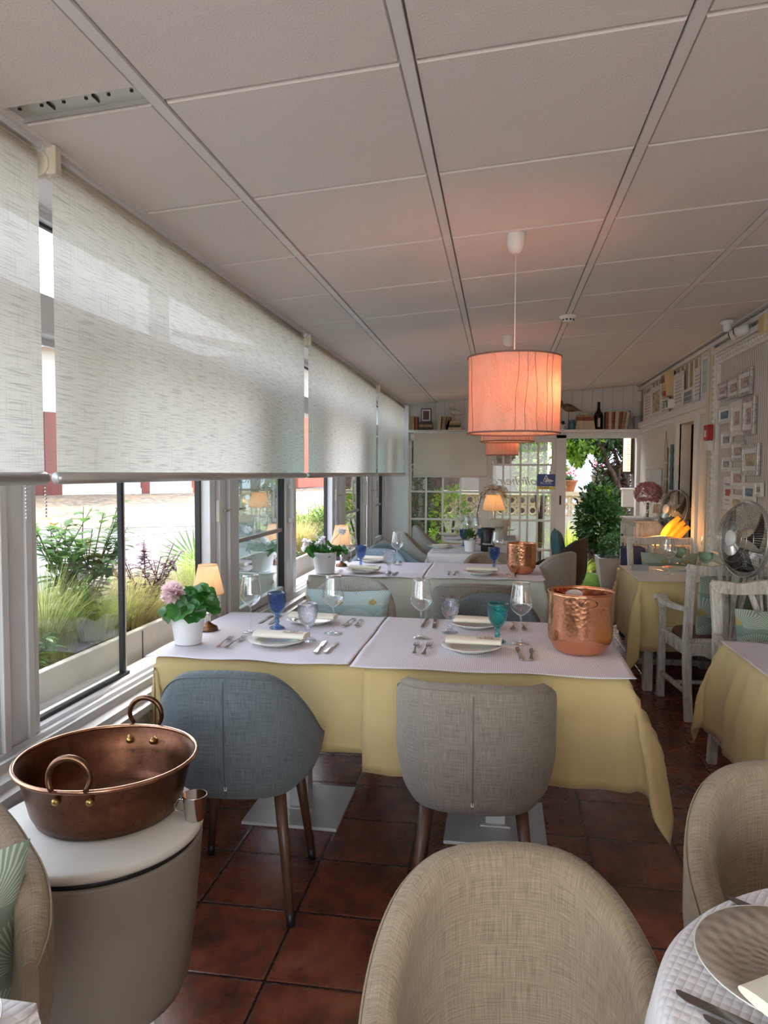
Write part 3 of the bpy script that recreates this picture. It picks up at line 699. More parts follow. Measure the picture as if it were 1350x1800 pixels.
def shrub(name, label, cat, loc, stems, L, spread, leaf, lmat, smat, per=9, lw=.55, up=.2, start=.25, lean=(0, 0), branch=2, droop=.35):
    t = thing(name, label, cat, loc); gs = G(); gl = G()
    for k in range(stems):
        a = 2*pi*k/stems+rnd(-.4, .4); sp_ = spread*rnd(.4, 1); ln = L*rnd(.75, 1.05)
        def path(u_): return Vector((cos(a)*sp_*u_**1.2+lean[0]*u_, sin(a)*sp_*u_**1.2+lean[1]*u_, ln*u_))
        pts = [path(i/6) for i in range(7)]; gs.tube(pts, [.0045*(1-.6*i/6) for i in range(7)], 5)
        runs = [(path, start, 1., per)]
        for b in range(branch):
            u0 = rnd(.25, .75); a2 = rnd(0, 2*pi); p0 = path(u0); l2 = ln*(1-u0)*rnd(.6, .95)+.04
            def br(u_, p0=p0, a2=a2, l2=l2): return p0+Vector((cos(a2)*l2*.5*u_, sin(a2)*l2*.5*u_, l2*.85*u_))
            gs.tube([br(i/3) for i in range(4)], [.003, .0025, .002, .0012], 4); runs.append((br, .15, 1., max(4, per*2//3)))
        for fn, s0, s1, cnt in runs:
            for i in range(cnt):
                u_ = s0+(s1-s0)*(i+rnd(0, .8))/cnt; p = fn(min(1, u_)); b = rnd(0, 2*pi)
                d = Vector((cos(b), sin(b), rnd(-.1, .5)+up)); l_ = leaf*rnd(.6, 1.15)*(1.05-.35*u_)
                leafgeo(gl, p, d, Vector((0, 0, 1)), l_, l_*lw, droop*rnd(.5, 1.5))
    gs.obj('stems', smat, t); gl.obj('foliage', lmat, t); return t
PX = -1.78
def pp(px, py, x=PX): return at(px, py, X=x)
# near planter
q = pp(140, 1150); shrub('leafy_shrub', 'tall airy green shrub with pointed leaves in the nearest planter', 'shrub', (PX, q.y, .70), 8, .60, .27, .095, 'leafmid', 'stem', 17, .55, .1, .25, branch=4)
for i, (px, L_, n_, sp_, m_, lb) in enumerate([(85, .42, 1300, .8, 'grassgreen', 'big green-gold feather grass clump at the left end of the nearest planter'), (165, .34, 1100, 1.0, 'grassgreen', 'arching feather grass clump below the leafy shrub'), (215, .32, 700, .9, 'grass', 'straw-coloured grass clump behind the vertical window bar'), (262, .32, 900, 1.0, 'grass', 'straw-coloured grass clump behind the pink geranium'), (325, .36, 900, .75, 'grassgreen', 'yellow-green grass clump right of the purple-leaved plant')]):
    q = pp(px, 1100); grass(lb, PX+rnd(-.03, .05), q.y, .70, n_, L_, sp_, m_, lean=(.1, -.15 if i < 2 else 0))
q = pp(265, 1060, -1.72); shrub('purple_basil', 'purple-leaved plant beside the window bar in the nearest planter', 'plant', (-1.72, q.y-.05, .70), 6, .40, .24, .065, 'leafpurple', 'stemred', 16, .6, .1, .35, branch=2)
q = pp(55, 1190, -1.66); shrub('sage_plant', 'low broad-leaved pale green plant at the front corner of the nearest planter', 'plant', (-1.65, q.y, .70), 7, .15, .13, .085, 'leafmid', 'stem', 6, .5, -.1, .1, branch=1)
def fan_palm(label, loc, fans, L_, mat):
    t = thing('fan_palm', label, 'plant', loc); gs = G(); gl = G()
    for (a, el, h_) in fans:
        d = Vector((cos(a)*cos(el), sin(a)*cos(el), sin(el))); e = Vector((0, 0, .0))+d*h_; gs.tube([(0, 0, 0), e*.5, e], .004, 5)
        s_ = d.cross(Vector((0, 0, 1))).normalized()
        for k in range(13):
            b = R(-75+150*k/12); dr = (d*cos(b)+s_*sin(b)).normalized(); leafgeo(gl, e, dr, d.cross(s_), L_*rnd(.85, 1.05), .012, .08, 2)
    gs.obj('stems', 'stem', t); gl.obj('foliage', mat, t); return t
q = pp(335, 1050); fan_palm('young fan palm with spiky green fans at the right end of the nearest planter', (PX, q.y+.1, .70), [(R(10), R(70), .28), (R(-60), R(55), .22), (R(120), R(60), .24), (R(200), R(50), .2)], .24, 'leafmid')
# second planter
q = pp(545, 1010); shrub('lime_shrub', 'lime-green leafy shrub outside the second opening', 'shrub', (PX, q.y, .72), 9, .42, .22, .085, 'leaflime', 'stem', 12, .5, -.1, .15, branch=3, droop=.7)
q = pp(518, 1010); grass('tawny feather grass fountain outside the second opening', PX+.02, q.y+.1, .72, 1100, .38, .7, 'grass')
q = pp(512, 1010, -1.66); shrub('groundcover', 'low dark green groundcover in the second planter', 'plant', (-1.66, q.y, .72), 8, .10, .14, .04, 'leafmid', 'stem', 6, .7, 0, .1, branch=1)
q = pp(640, 960); shrub('green_shrub', 'green shrub glimpsed between the stacked window sashes', 'shrub', (PX, 7.2, .72), 8, .45, .2, .08, 'leafmid', 'stem', 10, .5, 0, .15, branch=2)

# ================================================================== OUTDOORS, garden beyond the back door
struct(G().box(-4, 9, YB+.1, 30, -.10, -.01).obj('terrace', 'sand'))
def hedge(name, label, cat, c, rx, ry, rz, n_, leaf, mat, trunk=True, up=.2, hollow=.55):
    t = thing(name, label, cat, (c[0], c[1], 0)); gl = G()
    for k in range(n_):
        a = rnd(0, 2*pi); b = math.asin(rnd(-1, 1)); r = rnd(hollow, 1)**.5
        bump_ = 1+.15*sin(3*a+k % 3)*cos(4*b)
        p = Vector((rx*r*cos(a)*cos(b)*bump_, ry*r*sin(a)*cos(b)*bump_, c[2]+rz*r*sin(b)*bump_))
        d = Vector((cos(a)*cos(b), sin(a)*cos(b), sin(b)+up))+Vector((rnd(-.8, .8), rnd(-.8, .8), rnd(-.8, .8)))
        leafgeo(gl, p, d, Vector((rnd(-1, 1), rnd(-1, 1), 1)), leaf*rnd(.7, 1.3), leaf*.55, .2, 2)
    gl.obj('foliage', mat, t)
    if trunk:
        gs = G()
        for k in range(5):
            a = 2*pi*k/5; gs.tube([(0, 0, 0), (.1*rx*cos(a), .1*ry*sin(a), c[2]*.5), (.5*rx*cos(a), .5*ry*sin(a), c[2]+rz*.2)], [.03, .02, .01], 6)
        gs.obj('trunk', 'bark', t)
    return t
def gp(px, py, y): return at(px, py, Y=y)
# breeze-block garden wall
YL = 13.0; bw = thing('garden_wall', 'cream pierced breeze-block wall at the end of the garden', 'wall', (0, YL, 0))
xl, xr = gp(880, 900, YL).x, gp(1090, 900, YL).x; zb, zt = gp(980, 908, YL).z, gp(980, 864, YL).z
G().box(xl-2, xr+2, 0, .15, -.02, zb).obj('base', 'wallwhite', bw); G().box(xl-2, xr+2, -.02, .17, zt-.07, zt).obj('coping', 'breeze', bw)
g = G(); cs = (zt-.07-zb)/2
nx = int((xr-xl+2.4)/cs)
for i in range(nx):
    for j in range(2):
        cx_, cz_ = xl-1+(i+.5)*cs, zb+(j+.5)*cs; rr = cs*.40
        ring = [(cx_+rr*cos(2*pi*k/12), cz_+rr*sin(2*pi*k/12)) for k in range(12)]
        g.tube([(x, .07, z) for x, z in ring], .028, 4, closed=True, smooth=False)
        for dx, dz in ((1, 1), (1, -1), (-1, 1), (-1, -1)): g.cyl((cx_+dx*rr*.68, .07, cz_+dz*rr*.68), (cx_+dx*cs*.5, .07, cz_+dz*cs*.5), .028, n=4)
g.obj('lattice', 'breeze', bw)
struct(G().box(-1.75, .95, 15.2, 15.4, 0, 5).obj('wall_neighbour', 'bark'))
struct(G().box(1.2, 9, 15.5, 15.7, -.1, 4.6).obj('wall_neighbour', 'wallblue'))
# dark pergola over the left part of the garden
struct(G().box(-2.2, .55, YB+.1, 12.2, 2.15, 2.25).box(-1.85, -.95, 12.3, 12.4, -.1, 2.2).obj('pergola', 'bark'))
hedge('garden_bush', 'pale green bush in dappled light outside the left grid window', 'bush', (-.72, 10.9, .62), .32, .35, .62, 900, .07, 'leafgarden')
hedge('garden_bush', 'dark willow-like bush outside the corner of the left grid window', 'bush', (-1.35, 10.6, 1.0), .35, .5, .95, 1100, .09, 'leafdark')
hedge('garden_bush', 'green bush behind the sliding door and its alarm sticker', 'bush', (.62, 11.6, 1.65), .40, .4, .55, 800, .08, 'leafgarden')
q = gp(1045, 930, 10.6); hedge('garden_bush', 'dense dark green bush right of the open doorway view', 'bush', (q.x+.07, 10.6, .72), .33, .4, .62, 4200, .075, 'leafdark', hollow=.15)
q = gp(1010, 950, 11.4)
for i, (px, y_, L_, lb) in enumerate([(1006, 10.9, .70, 'bright lime strap-leaved clump against the breeze-block wall'), (1016, 10.0, .45, 'bright lime grass tuft low in the open doorway'), (998, 11.6, .85, 'tall sunlit strap leaves left in the open doorway')]):
    q = gp(px, 950, y_); grass(lb, q.x, y_, -.01, 260, L_, .9, 'grasslime', 'strap_leaf_plant', w_=.008)
q = gp(1018, 850, 12.6)
# leaning tree with tangled trunk and bright crown
t = thing('tree', 'old tree with tangled brown trunk arching over the garden doorway', 'tree', (0, 0, 0)); g = G()
base = gp(1090, 960, 10.8); base.z = 0
paths = [[(1095, 940), (1092, 870), (1075, 830), (1060, 790), (1035, 765), (1010, 745)], [(1100, 940), (1100, 880), (1095, 830), (1075, 790), (1060, 760)], [(1090, 930), (1080, 880), (1085, 840), (1065, 815), (1048, 800), (1040, 780)], [(1088, 920), (1104, 860), (1108, 810), (1085, 770)], [(1075, 850), (1055, 838), (1044, 822), (1036, 808)], [(1062, 830), (1046, 836), (1040, 830)], [(1096, 900), (1084, 850), (1098, 800), (1090, 760)]]
for i, pth in enumerate(paths):
    P_ = [gp(px, py, 10.7+.12*(i % 3)) for px, py in pth]
    if i in (0, 1, 2, 3, 6): P_.insert(0, Vector((P_[0].x, P_[0].y, 0)))
    fine = []
    for a_, b_ in zip(P_, P_[1:]):
        for k in range(4): fine.append(a_.lerp(b_, k/4)+Vector((rnd(-.018, .018), rnd(-.02, .02), rnd(-.015, .015))))
    fine.append(P_[-1]); r0 = [.05, .04, .045, .03, .018, .014, .03][i]
    g.tube(fine, [r0*(1-.5*k/len(fine))*rnd(.8, 1.2) for k in range(len(fine))], 7)
for k in range(110):
    a_ = gp(rnd(1050, 1110), rnd(770, 900), 10.75); g.tube([a_, a_+Vector((rnd(-.15, .15), rnd(-.1, .1), rnd(-.12, .12))), a_+Vector((rnd(-.25, .25), rnd(-.1, .1), rnd(-.2, .2)))], [.012, .009, .004], 5)
g.obj('trunk', 'bark', t)
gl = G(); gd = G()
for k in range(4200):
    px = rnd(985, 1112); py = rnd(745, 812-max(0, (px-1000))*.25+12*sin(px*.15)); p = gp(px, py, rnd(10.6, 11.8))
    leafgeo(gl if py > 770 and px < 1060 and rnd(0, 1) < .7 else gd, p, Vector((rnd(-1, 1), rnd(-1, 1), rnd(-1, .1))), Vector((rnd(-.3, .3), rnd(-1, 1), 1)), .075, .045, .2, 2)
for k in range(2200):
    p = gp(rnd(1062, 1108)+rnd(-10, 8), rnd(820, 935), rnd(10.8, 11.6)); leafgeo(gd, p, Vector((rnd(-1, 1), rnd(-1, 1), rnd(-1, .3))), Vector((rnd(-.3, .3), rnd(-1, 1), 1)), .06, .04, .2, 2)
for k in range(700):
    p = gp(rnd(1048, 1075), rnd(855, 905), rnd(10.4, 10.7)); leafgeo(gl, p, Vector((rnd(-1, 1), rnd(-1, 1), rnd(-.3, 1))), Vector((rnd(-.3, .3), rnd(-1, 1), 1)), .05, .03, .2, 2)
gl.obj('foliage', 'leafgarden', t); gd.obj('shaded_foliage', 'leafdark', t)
def flowerpot(label, px, py, y_, potm, petal, hgt=.16, r=.09, green='leafmid'):
    q = gp(px, py, y_); t = thing('flower_pot', label, 'flower pot', q)
    G().lathe([(.6*r, 0), (r*.95, hgt*.85), (r*1.08, hgt*.86), (r*1.08, hgt), (r*.9, hgt), (r*.85, hgt*.9), (.001, hgt*.9)], 20).obj('pot', potm, t)
    gl = G(); gf = G()
    for k in range(90): leafgeo(gl, Vector((rnd(-.05, .05), rnd(-.05, .05), hgt)), Vector((rnd(-1, 1), rnd(-1, 1), rnd(.2, 1.4))), Vector((0, 0, 1)), rnd(.08, .2), .02, .5, 3)
    for k in range(60): leafgeo(gf, Vector((rnd(-.11, .11), rnd(-.08, .08), hgt+rnd(.05, .22))), Vector((rnd(-1, 1), rnd(-1, 1), rnd(-.4, 1))), Vector((0, 0, 1)), .04, .03, .2, 2)
    gl.obj('foliage', green, t); gf.obj('flowers', petal, t); return t
flowerpot('terracotta pot of red flowers on the garden wall, left in the doorway', 1000, 864, YL+.07, 'rooftile', 'petalred', .2, .14)
flowerpot('grey pot with orange flowers on the garden wall by the tree', 1052, 864, YL+.07, 'concrete', 'petalred', .3, .13)
# box-ball plant in grey square pot, green mat, cardboard box
q = gp(1087, 1000, 9.75)
t = thing('boxwood_planter', 'round dark topiary in a square grey pot outside the door', 'planter', (min(q.x+.03, 1.45), 9.6, -.01))
G().add([(x*.17, y*.17, 0) for x, y in ((-1, -1), (1, -1), (1, 1), (-1, 1))]+[(x*.22, y*.22, .40) for x, y in ((-1, -1), (1, -1), (1, 1), (-1, 1))]+[(x*.19, y*.19, .40) for x, y in ((-1, -1), (1, -1), (1, 1), (-1, 1))]+[(x*.19, y*.19, .36) for x, y in ((-1, -1), (1, -1), (1, 1), (-1, 1))],
        [(3, 2, 1, 0)]+[(i+o_, (i+1) % 4+o_, (i+1) % 4+4+o_, i+4+o_) for o_ in (0, 4, 8) for i in range(4)]+[(12, 13, 14, 15)]).obj('pot', 'concrete', t)
gl = G()
for k in range(1800):
    a = rnd(0, 2*pi); b = math.asin(rnd(-.5, 1)); n_ = Vector((cos(a)*cos(b), sin(a)*cos(b), sin(b))); leafgeo(gl, n_*.2*rnd(.8, 1)+Vector((0, 0, .50)), n_+Vector((rnd(-.6, .6), rnd(-.6, .6), rnd(-.6, .6))), Vector((0, 0, 1)), .03, .018, .1, 2)
gl.obj('foliage', 'leafdark', t)
q = gp(1072, 990, 9.9); shrub('heather', 'small purple-leaved plant beside the square grey pot', 'plant', (q.x-.16, 10.15, -.01), 8, .42, .14, .05, 'leafpurple', 'stemred', 9, .5, 0, .4)
a_ = at(1000, 1020, Z=.03); g = G()
g.grid(lambda u_, v_: Vector((-.42+.84*u_+.01*sin(9*v_), -.26+.52*v_+.015*sin(7*u_), .02+.13*(1-abs(2*u_-1)**5)*(1-abs(2*v_-1)**4)+.008*sin(14*u_+5*v_))), 24, 16)
g.box(-.41, .41, -.25, .25, 0, .022)
tag(g.obj('doormat', 'greenmat', None, (1.0, 9.80, -.01)), 'puffy bright green mat lying outside the open door', 'mat')
tag(G().box(-.09, .09, -.08, .08, 0, .30).obj('cardboard_box', 'cardboard', None, (1.53, 9.25, -.01), bevel=.004), 'small brown carton outside the door beside the grey pot', 'box')
# things on the outside door jamb
def hangbox(label, px, py0, py1, w_, y_):
    a_, b_ = gp(px, py0, y_), gp(px, py1, y_); t = thing('wall_box', label, 'box', (a_.x, y_, b_.z)); hh = a_.z-b_.z
    G().box(-w_/2, w_/2, -.06, .06, 0, hh).obj('box', 'white', t, bevel=.004)
    G().box(-w_/2-.012, w_/2+.012, -.075, .07, hh, hh+.02).obj('lid', 'white', t); return t
hangbox('white wooden box hung beside the doorway, upper one', 1105, 861, 891, .15, 9.22)
hangbox('white lidded letterbox low beside the doorway', 1110, 925, 960, .13, 9.2)
g = G(); a_ = gp(1105, 762, 9.6); b_ = gp(1105, 833, 9.6)
t = thing('lit_shutter', 'lit louvred shutter panel on the dark wall outside the door', 'shutter', (a_.x, 9.6, b_.z)); hh = a_.z-b_.z
struct(G().box(1.66, 1.76, YB+.1, 9.75, -.1, 2.6).obj('wall_outside', 'bark'))
G().box(-.06, .10, .02, .05, 0, hh).obj('frame', 'black', t)
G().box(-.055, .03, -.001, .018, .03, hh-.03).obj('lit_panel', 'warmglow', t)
g = G(); [g.box(-.02, .03, -.008, -.001, .05+k*.024, .06+k*.024) for k in range(int((hh-.1)/.024))]; g.obj('slat', 'white', t)
lamp('POINT', 'garden_light', gp(1075, 925, 10.9), 14, (1, .35, .06), shadow_soft_size=.05)

# ================================================================== BLINDS
blind_places = ['roller blind over the window nearest the camera, cut by the photo edge', 'widest woven roller blind, second from the camera', 'woven roller blind beyond the widest one', 'last woven roller blind before the far corner']
for (y0, y1), lb in zip([(-.83, 1.682), (1.735, 4.155), (4.245, 6.66), (6.755, 8.70)], blind_places):
    t = thing('roller_blind', lb, 'blind', (XB, (y0+y1)/2, 1.43), 0, 'roller blinds along the windows'); hw = (y1-y0)/2
    G().grid(lambda u, v: Vector((.002*sin(5*u)*v, -hw+2*hw*u, .80*v)), 24, 6).obj('fabric', 'blind', t)
    G().cyl((0, -hw, -.004), (0, hw, -.004), .016, n=20).obj('bottom_bar', 'greymetal', t)
    G().cyl((-.03, -hw, .79), (-.03, hw, .79), .024, n=20).obj('roller', 'cream', t)
    G().box(-.028, -.004, -hw-.03, hw+.02, .812, .838).obj('rail', 'alu', t, bevel=.003)
    g = G(); [g.box(-.06, .02, e*hw-.014, e*hw+.014, .76, .83) for e in (-1,)]; g.cyl((-.03, -hw-.02, .785), (-.03, -hw+.0, .785), .034, n=20); g.obj('bracket', 'cream', t, bevel=.003)
    if y0 < 2: 
        g = G()
        for k in range(10): g.ball((-.02, hw-.045 if y0 < 0 else -hw-.02, -.02-.009*k), .0035, n=6, m=4)
        g.obj('bead_chain', 'greymetal', t)
t = thing('roller_blind', 'plain white roller blind on the far wall window', 'blind', (0, 8.68, 0))
a_, b_ = at(727, 764, Y=8.68), at(855, 838, Y=8.68)
G().box(a_.x, b_.x, -.001, .001, b_.z, a_.z+.02).obj('fabric', M['farblind'], t)
G().cyl((a_.x, 0, b_.z), (b_.x, 0, b_.z), .012).obj('bottom_bar', 'white', t); G().cyl((a_.x, .02, a_.z+.02), (b_.x, .02, a_.z+.02), .022).obj('roller', 'white', t)
g = G().tube([(b_.x+.045, .02, a_.z), (b_.x+.048, .02, a_.z-.3), (b_.x+.045, .02, a_.z-.52)], .004, 6); g.obj('pull_cord', 'white', t)

# ================================================================== CHAIRS
def shell_xy(a, ax, ay, n): return Vector((ax*sp(sin(a), n), -ay*sp(cos(a), n), 0))
def tub_chair(label, fabric, loc, rz, top=.83, arm=.60, wd=.235, dp=.25, group=None, seam=True, cushion=None, flat=34):
    t = thing('tub_chair', label, 'chair', loc, rz, group); AM = R(126); nsq = 2.7
    def h(a):
        d = abs(math.degrees(a)); return -.07*ss(104, 127, d)+top-(top-arm)*ss(flat, 128, d)-.018*ss(0, flat+20, d)
    def pt(a, s):
        """s in 0..1 around the closed padded section"""
        endk = 1-.55*ss(R(112), AM, abs(a))
        th = .030*endk; zt = h(a); zb = .425+.055*ss(R(35), R(100), abs(a))
        # centre line height param
        if s < .42: q = s/.42; side = 1; z = zb+(zt-zb-th)*q
        elif s < .5: q = (s-.42)/.08; ang = q*pi/2; side = cos(ang); z = zt-th+th*sin(ang)
        elif s < .58: q = (s-.5)/.08; ang = pi/2+q*pi/2; side = cos(ang); z = zt-th+th*sin(ang)
        elif s < .95: q = 1-(s-.58)/.37; side = -1; z = zb+(zt-zb-th)*q
        else: q = (s-.95)/.05; side = -1+2*q; z = zb-.0
        hz_ = (z-.43)/.4
        lean = .90+.10*ss(-.02, .36, hz_)+.012*hz_       # tucks in towards the bottom
        if side > 0 or s > .95: lean -= .04*(1-ss(0, .10, hz_))
        c = shell_xy(a, wd*lean, dp*lean, nsq); nrm = Vector((c.x/wd**2, c.y/dp**2, 0)).normalized()
        return c+nrm*th*side+Vector((0, 0, z+.0))
    def fn(u, v): return pt(-AM+2*AM*u, v % 1.0)
    g = G().grid(fn, 44, 26, cv=True, uvf=lambda u, v: (u*1.15, v*1.1), flip=True)
    for e in (0, 1): 
        ring = [fn(e, j/26) for j in range(26)]; g.add(ring, [tuple(range(26)) if e == 0 else tuple(range(26))[::-1]])
    sh = g.obj('backrest', fabric, t)
    if seam:
        gs = G().tube([pt(0, s)+Vector((0, -.0008, 0)) for s in [i/40*.42 for i in range(41)]], .0018, 5); gs.obj('seam', M['black'] if 0 else fabric+'_seam', sh)
        c0 = pt(0, .035); G().box(-.004+c0.x, .004+c0.x, c0.y-.004, c0.y+.002, c0.z, c0.z+.022).obj('care_tag', 'white', sh)
    G().tube([pt(-AM+2*AM*i/60, .445) for i in range(61)], .0022, 5).obj('piping', fabric+'_seam' if 0 else fabric, sh)
    # seat: thick rounded pad
    def sf(u, v):
        a = 2*pi*u; p = shell_xy(a, (wd-.022), (dp-.015), 2.6)
        prof = [(0.0, .50), (.55, .50), (.88, .493), (.97, .478), (1, .455), (.97, .42), (.90, .405), (.5, .40), (0, .40)]
        k = v*(len(prof)-1); i = min(int(k), len(prof)-2); f_ = k-i; r = prof[i][0]*(1-f_)+prof[i+1][0]*f_; z = prof[i][1]*(1-f_)+prof[i+1][1]*f_
        return Vector((p.x*r*(.93 if z < .47 else .97), p.y*r*(.93 if z < .47 else .97)+.012, z+.012))
    G().grid(sf, 36, 16, cu=True, uvf=lambda u, v: (u*1.2, v*.5), flip=True).obj('seat', fabric, t)
    for sx in (-1, 1):
        for sy in (-1, 1):
            a_ = Vector((sx*.145, sy*.145, .425)); b_ = Vector((sx*.19, sy*.20, .035)); l_ = G().cyl(a_, b_, .021, .0125, 14).obj('leg', 'wood', t)
            G().cyl(b_+(a_-b_)*.02, Vector((sx*.193, sy*.204, 0)), .0135, .0135, 12).obj('foot_cap', 'black', l_)
    return t
for k in ('beige', 'tan', 'greyb', 'bluegrey', 'paleblue', 'ltgrey', 'darkch'):
    c = {'beige': (.30, .25, .19), 'tan': (.24, .19, .14), 'greyb': (.17, .155, .14), 'bluegrey': (.09, .11, .13), 'paleblue': (.18, .24, .27), 'ltgrey': (.3, .29, .27), 'darkch': (.02, .018, .015)}[k]
    M[k+'_seam'] = plain(k+'_thread', c, .9)
def pillow(label, loc, rot, w_, h_, th, mat='cushion', name='cushion'):
    def fn(u, v):
        x, y = 2*u-1, 2*v-1; ex = (1-abs(x)**2.6)*(1-abs(y)**2.6); k = 1-.10*(1-abs(x*y))*max(abs(x), abs(y))**3
        return Vector((x*w_/2*k, 0, y*h_/2*k)), max(0, ex)**.42*th/2
    g = G()
    g.grid(lambda u, v: fn(u, v)[0]+Vector((0, -fn(u, v)[1]*(1+.05*sin(7*u+3*v)), 0)), 22, 16)
    g.grid(lambda u, v: fn(u, v)[0]+Vector((0, fn(u, v)[1]*(1+.05*sin(5*u+4*v)), 0)), 22, 16, flip=True)
    o = g.obj(name, mat, None, loc, rot); return tag(o, label, 'cushion')
tub_chair('blue-grey tub chair turning its back to us beside the copper pan', 'bluegrey', (-.85, 2.37, 0), R(5), .835, .50, .238, .25, flat=22)
tub_chair('greige tub chair with its back to us at the middle of the front table', 'greyb', (-.068, 2.385, 0), 0, .825, .66, .225, .245, flat=58)
tub_chair('light grey tub chair holding the pale aqua cushion, facing us across the front table', 'ltgrey', (-.81, 3.80, 0), pi, .855, .58, .24, .25, flat=20)
tub_chair('blue-grey tub chair facing us across the front table, behind the teal goblet', 'bluegrey', (-.03, 3.77, 0), pi, .79, .58, .235, .24, flat=20)
tub_chair('greige tub chair with its back to us at the second table', 'greyb', (-.125, 4.55, 0), 0, .795, .64, .245, .24, flat=50)
tub_chair('pale blue tub chair at the far side of the second table, left', 'paleblue', (-.98, 5.87, 0), pi+.1, .80, .58, flat=20)
tub_chair('pale blue tub chair standing behind the other pale blue one by the far windows', 'paleblue', (-.86, 6.45, 0), -2.2, .80, .58, flat=20, seam=False)
tub_chair('beige tub chair facing us across the second table, behind the dark blue goblet', 'tan', (-.05, 5.88, 0), pi, .79, .58, flat=30)
tub_chair('light grey tub chair seen from its side at the right end of the second table', 'ltgrey', (.29, 5.74, 0), R(58), .86, .60, flat=30)
tub_chair('light beige tub chair left of the white-clothed table with the flower pot', 'ltgrey', (-.68, 7.12, 0), -pi/2+.1, .86, .60, flat=25)
tub_chair('light beige tub chair left of the farthest table', 'ltgrey', (-.66, 7.98, 0), -pi/2+.1, .87, .60, flat=25)
tub_chair('dark brown tub chair with a dark cushion near the sliding door', 'darkch', (.50, 6.95, 0), pi/2-.3, .86, .62, .27, .27, flat=30)
tub_chair('sandy beige tub chair in the bottom foreground, seen into its backrest', 'beige', (.055, .985, 0), pi+.16, .815, .54, .217, .25, .214, .25, flat=18)
tub_chair('sandy beige tub chair behind the round quilted table, at the right photo edge', 'beige', (.635, 1.40, 0), pi-.05, .835, .64, .24, .25, flat=26)
tub_chair('sandy beige tub chair at the left photo edge with a sage cushion in it', 'beige', (-1.0, .98, 0), pi+.9, .86, .74, .24, .25, flat=30)
pillow('pale aqua cushion with white fans and a gold diamond in the light grey chair', (-.80, 3.86, .668), (R(-10), 0, pi+.06), .46, .30, .13, 'cushionblue')
pillow('sage fan-patterned cushion at the left photo edge', (-.94, .995, .635), (R(-12), 0, pi+.9), .38, .36, .12)
pillow('dark green cushion standing in the dark brown chair', (.55, 6.98, .72), (R(-8), 0, pi/2), .36, .42, .13, M['teal'])

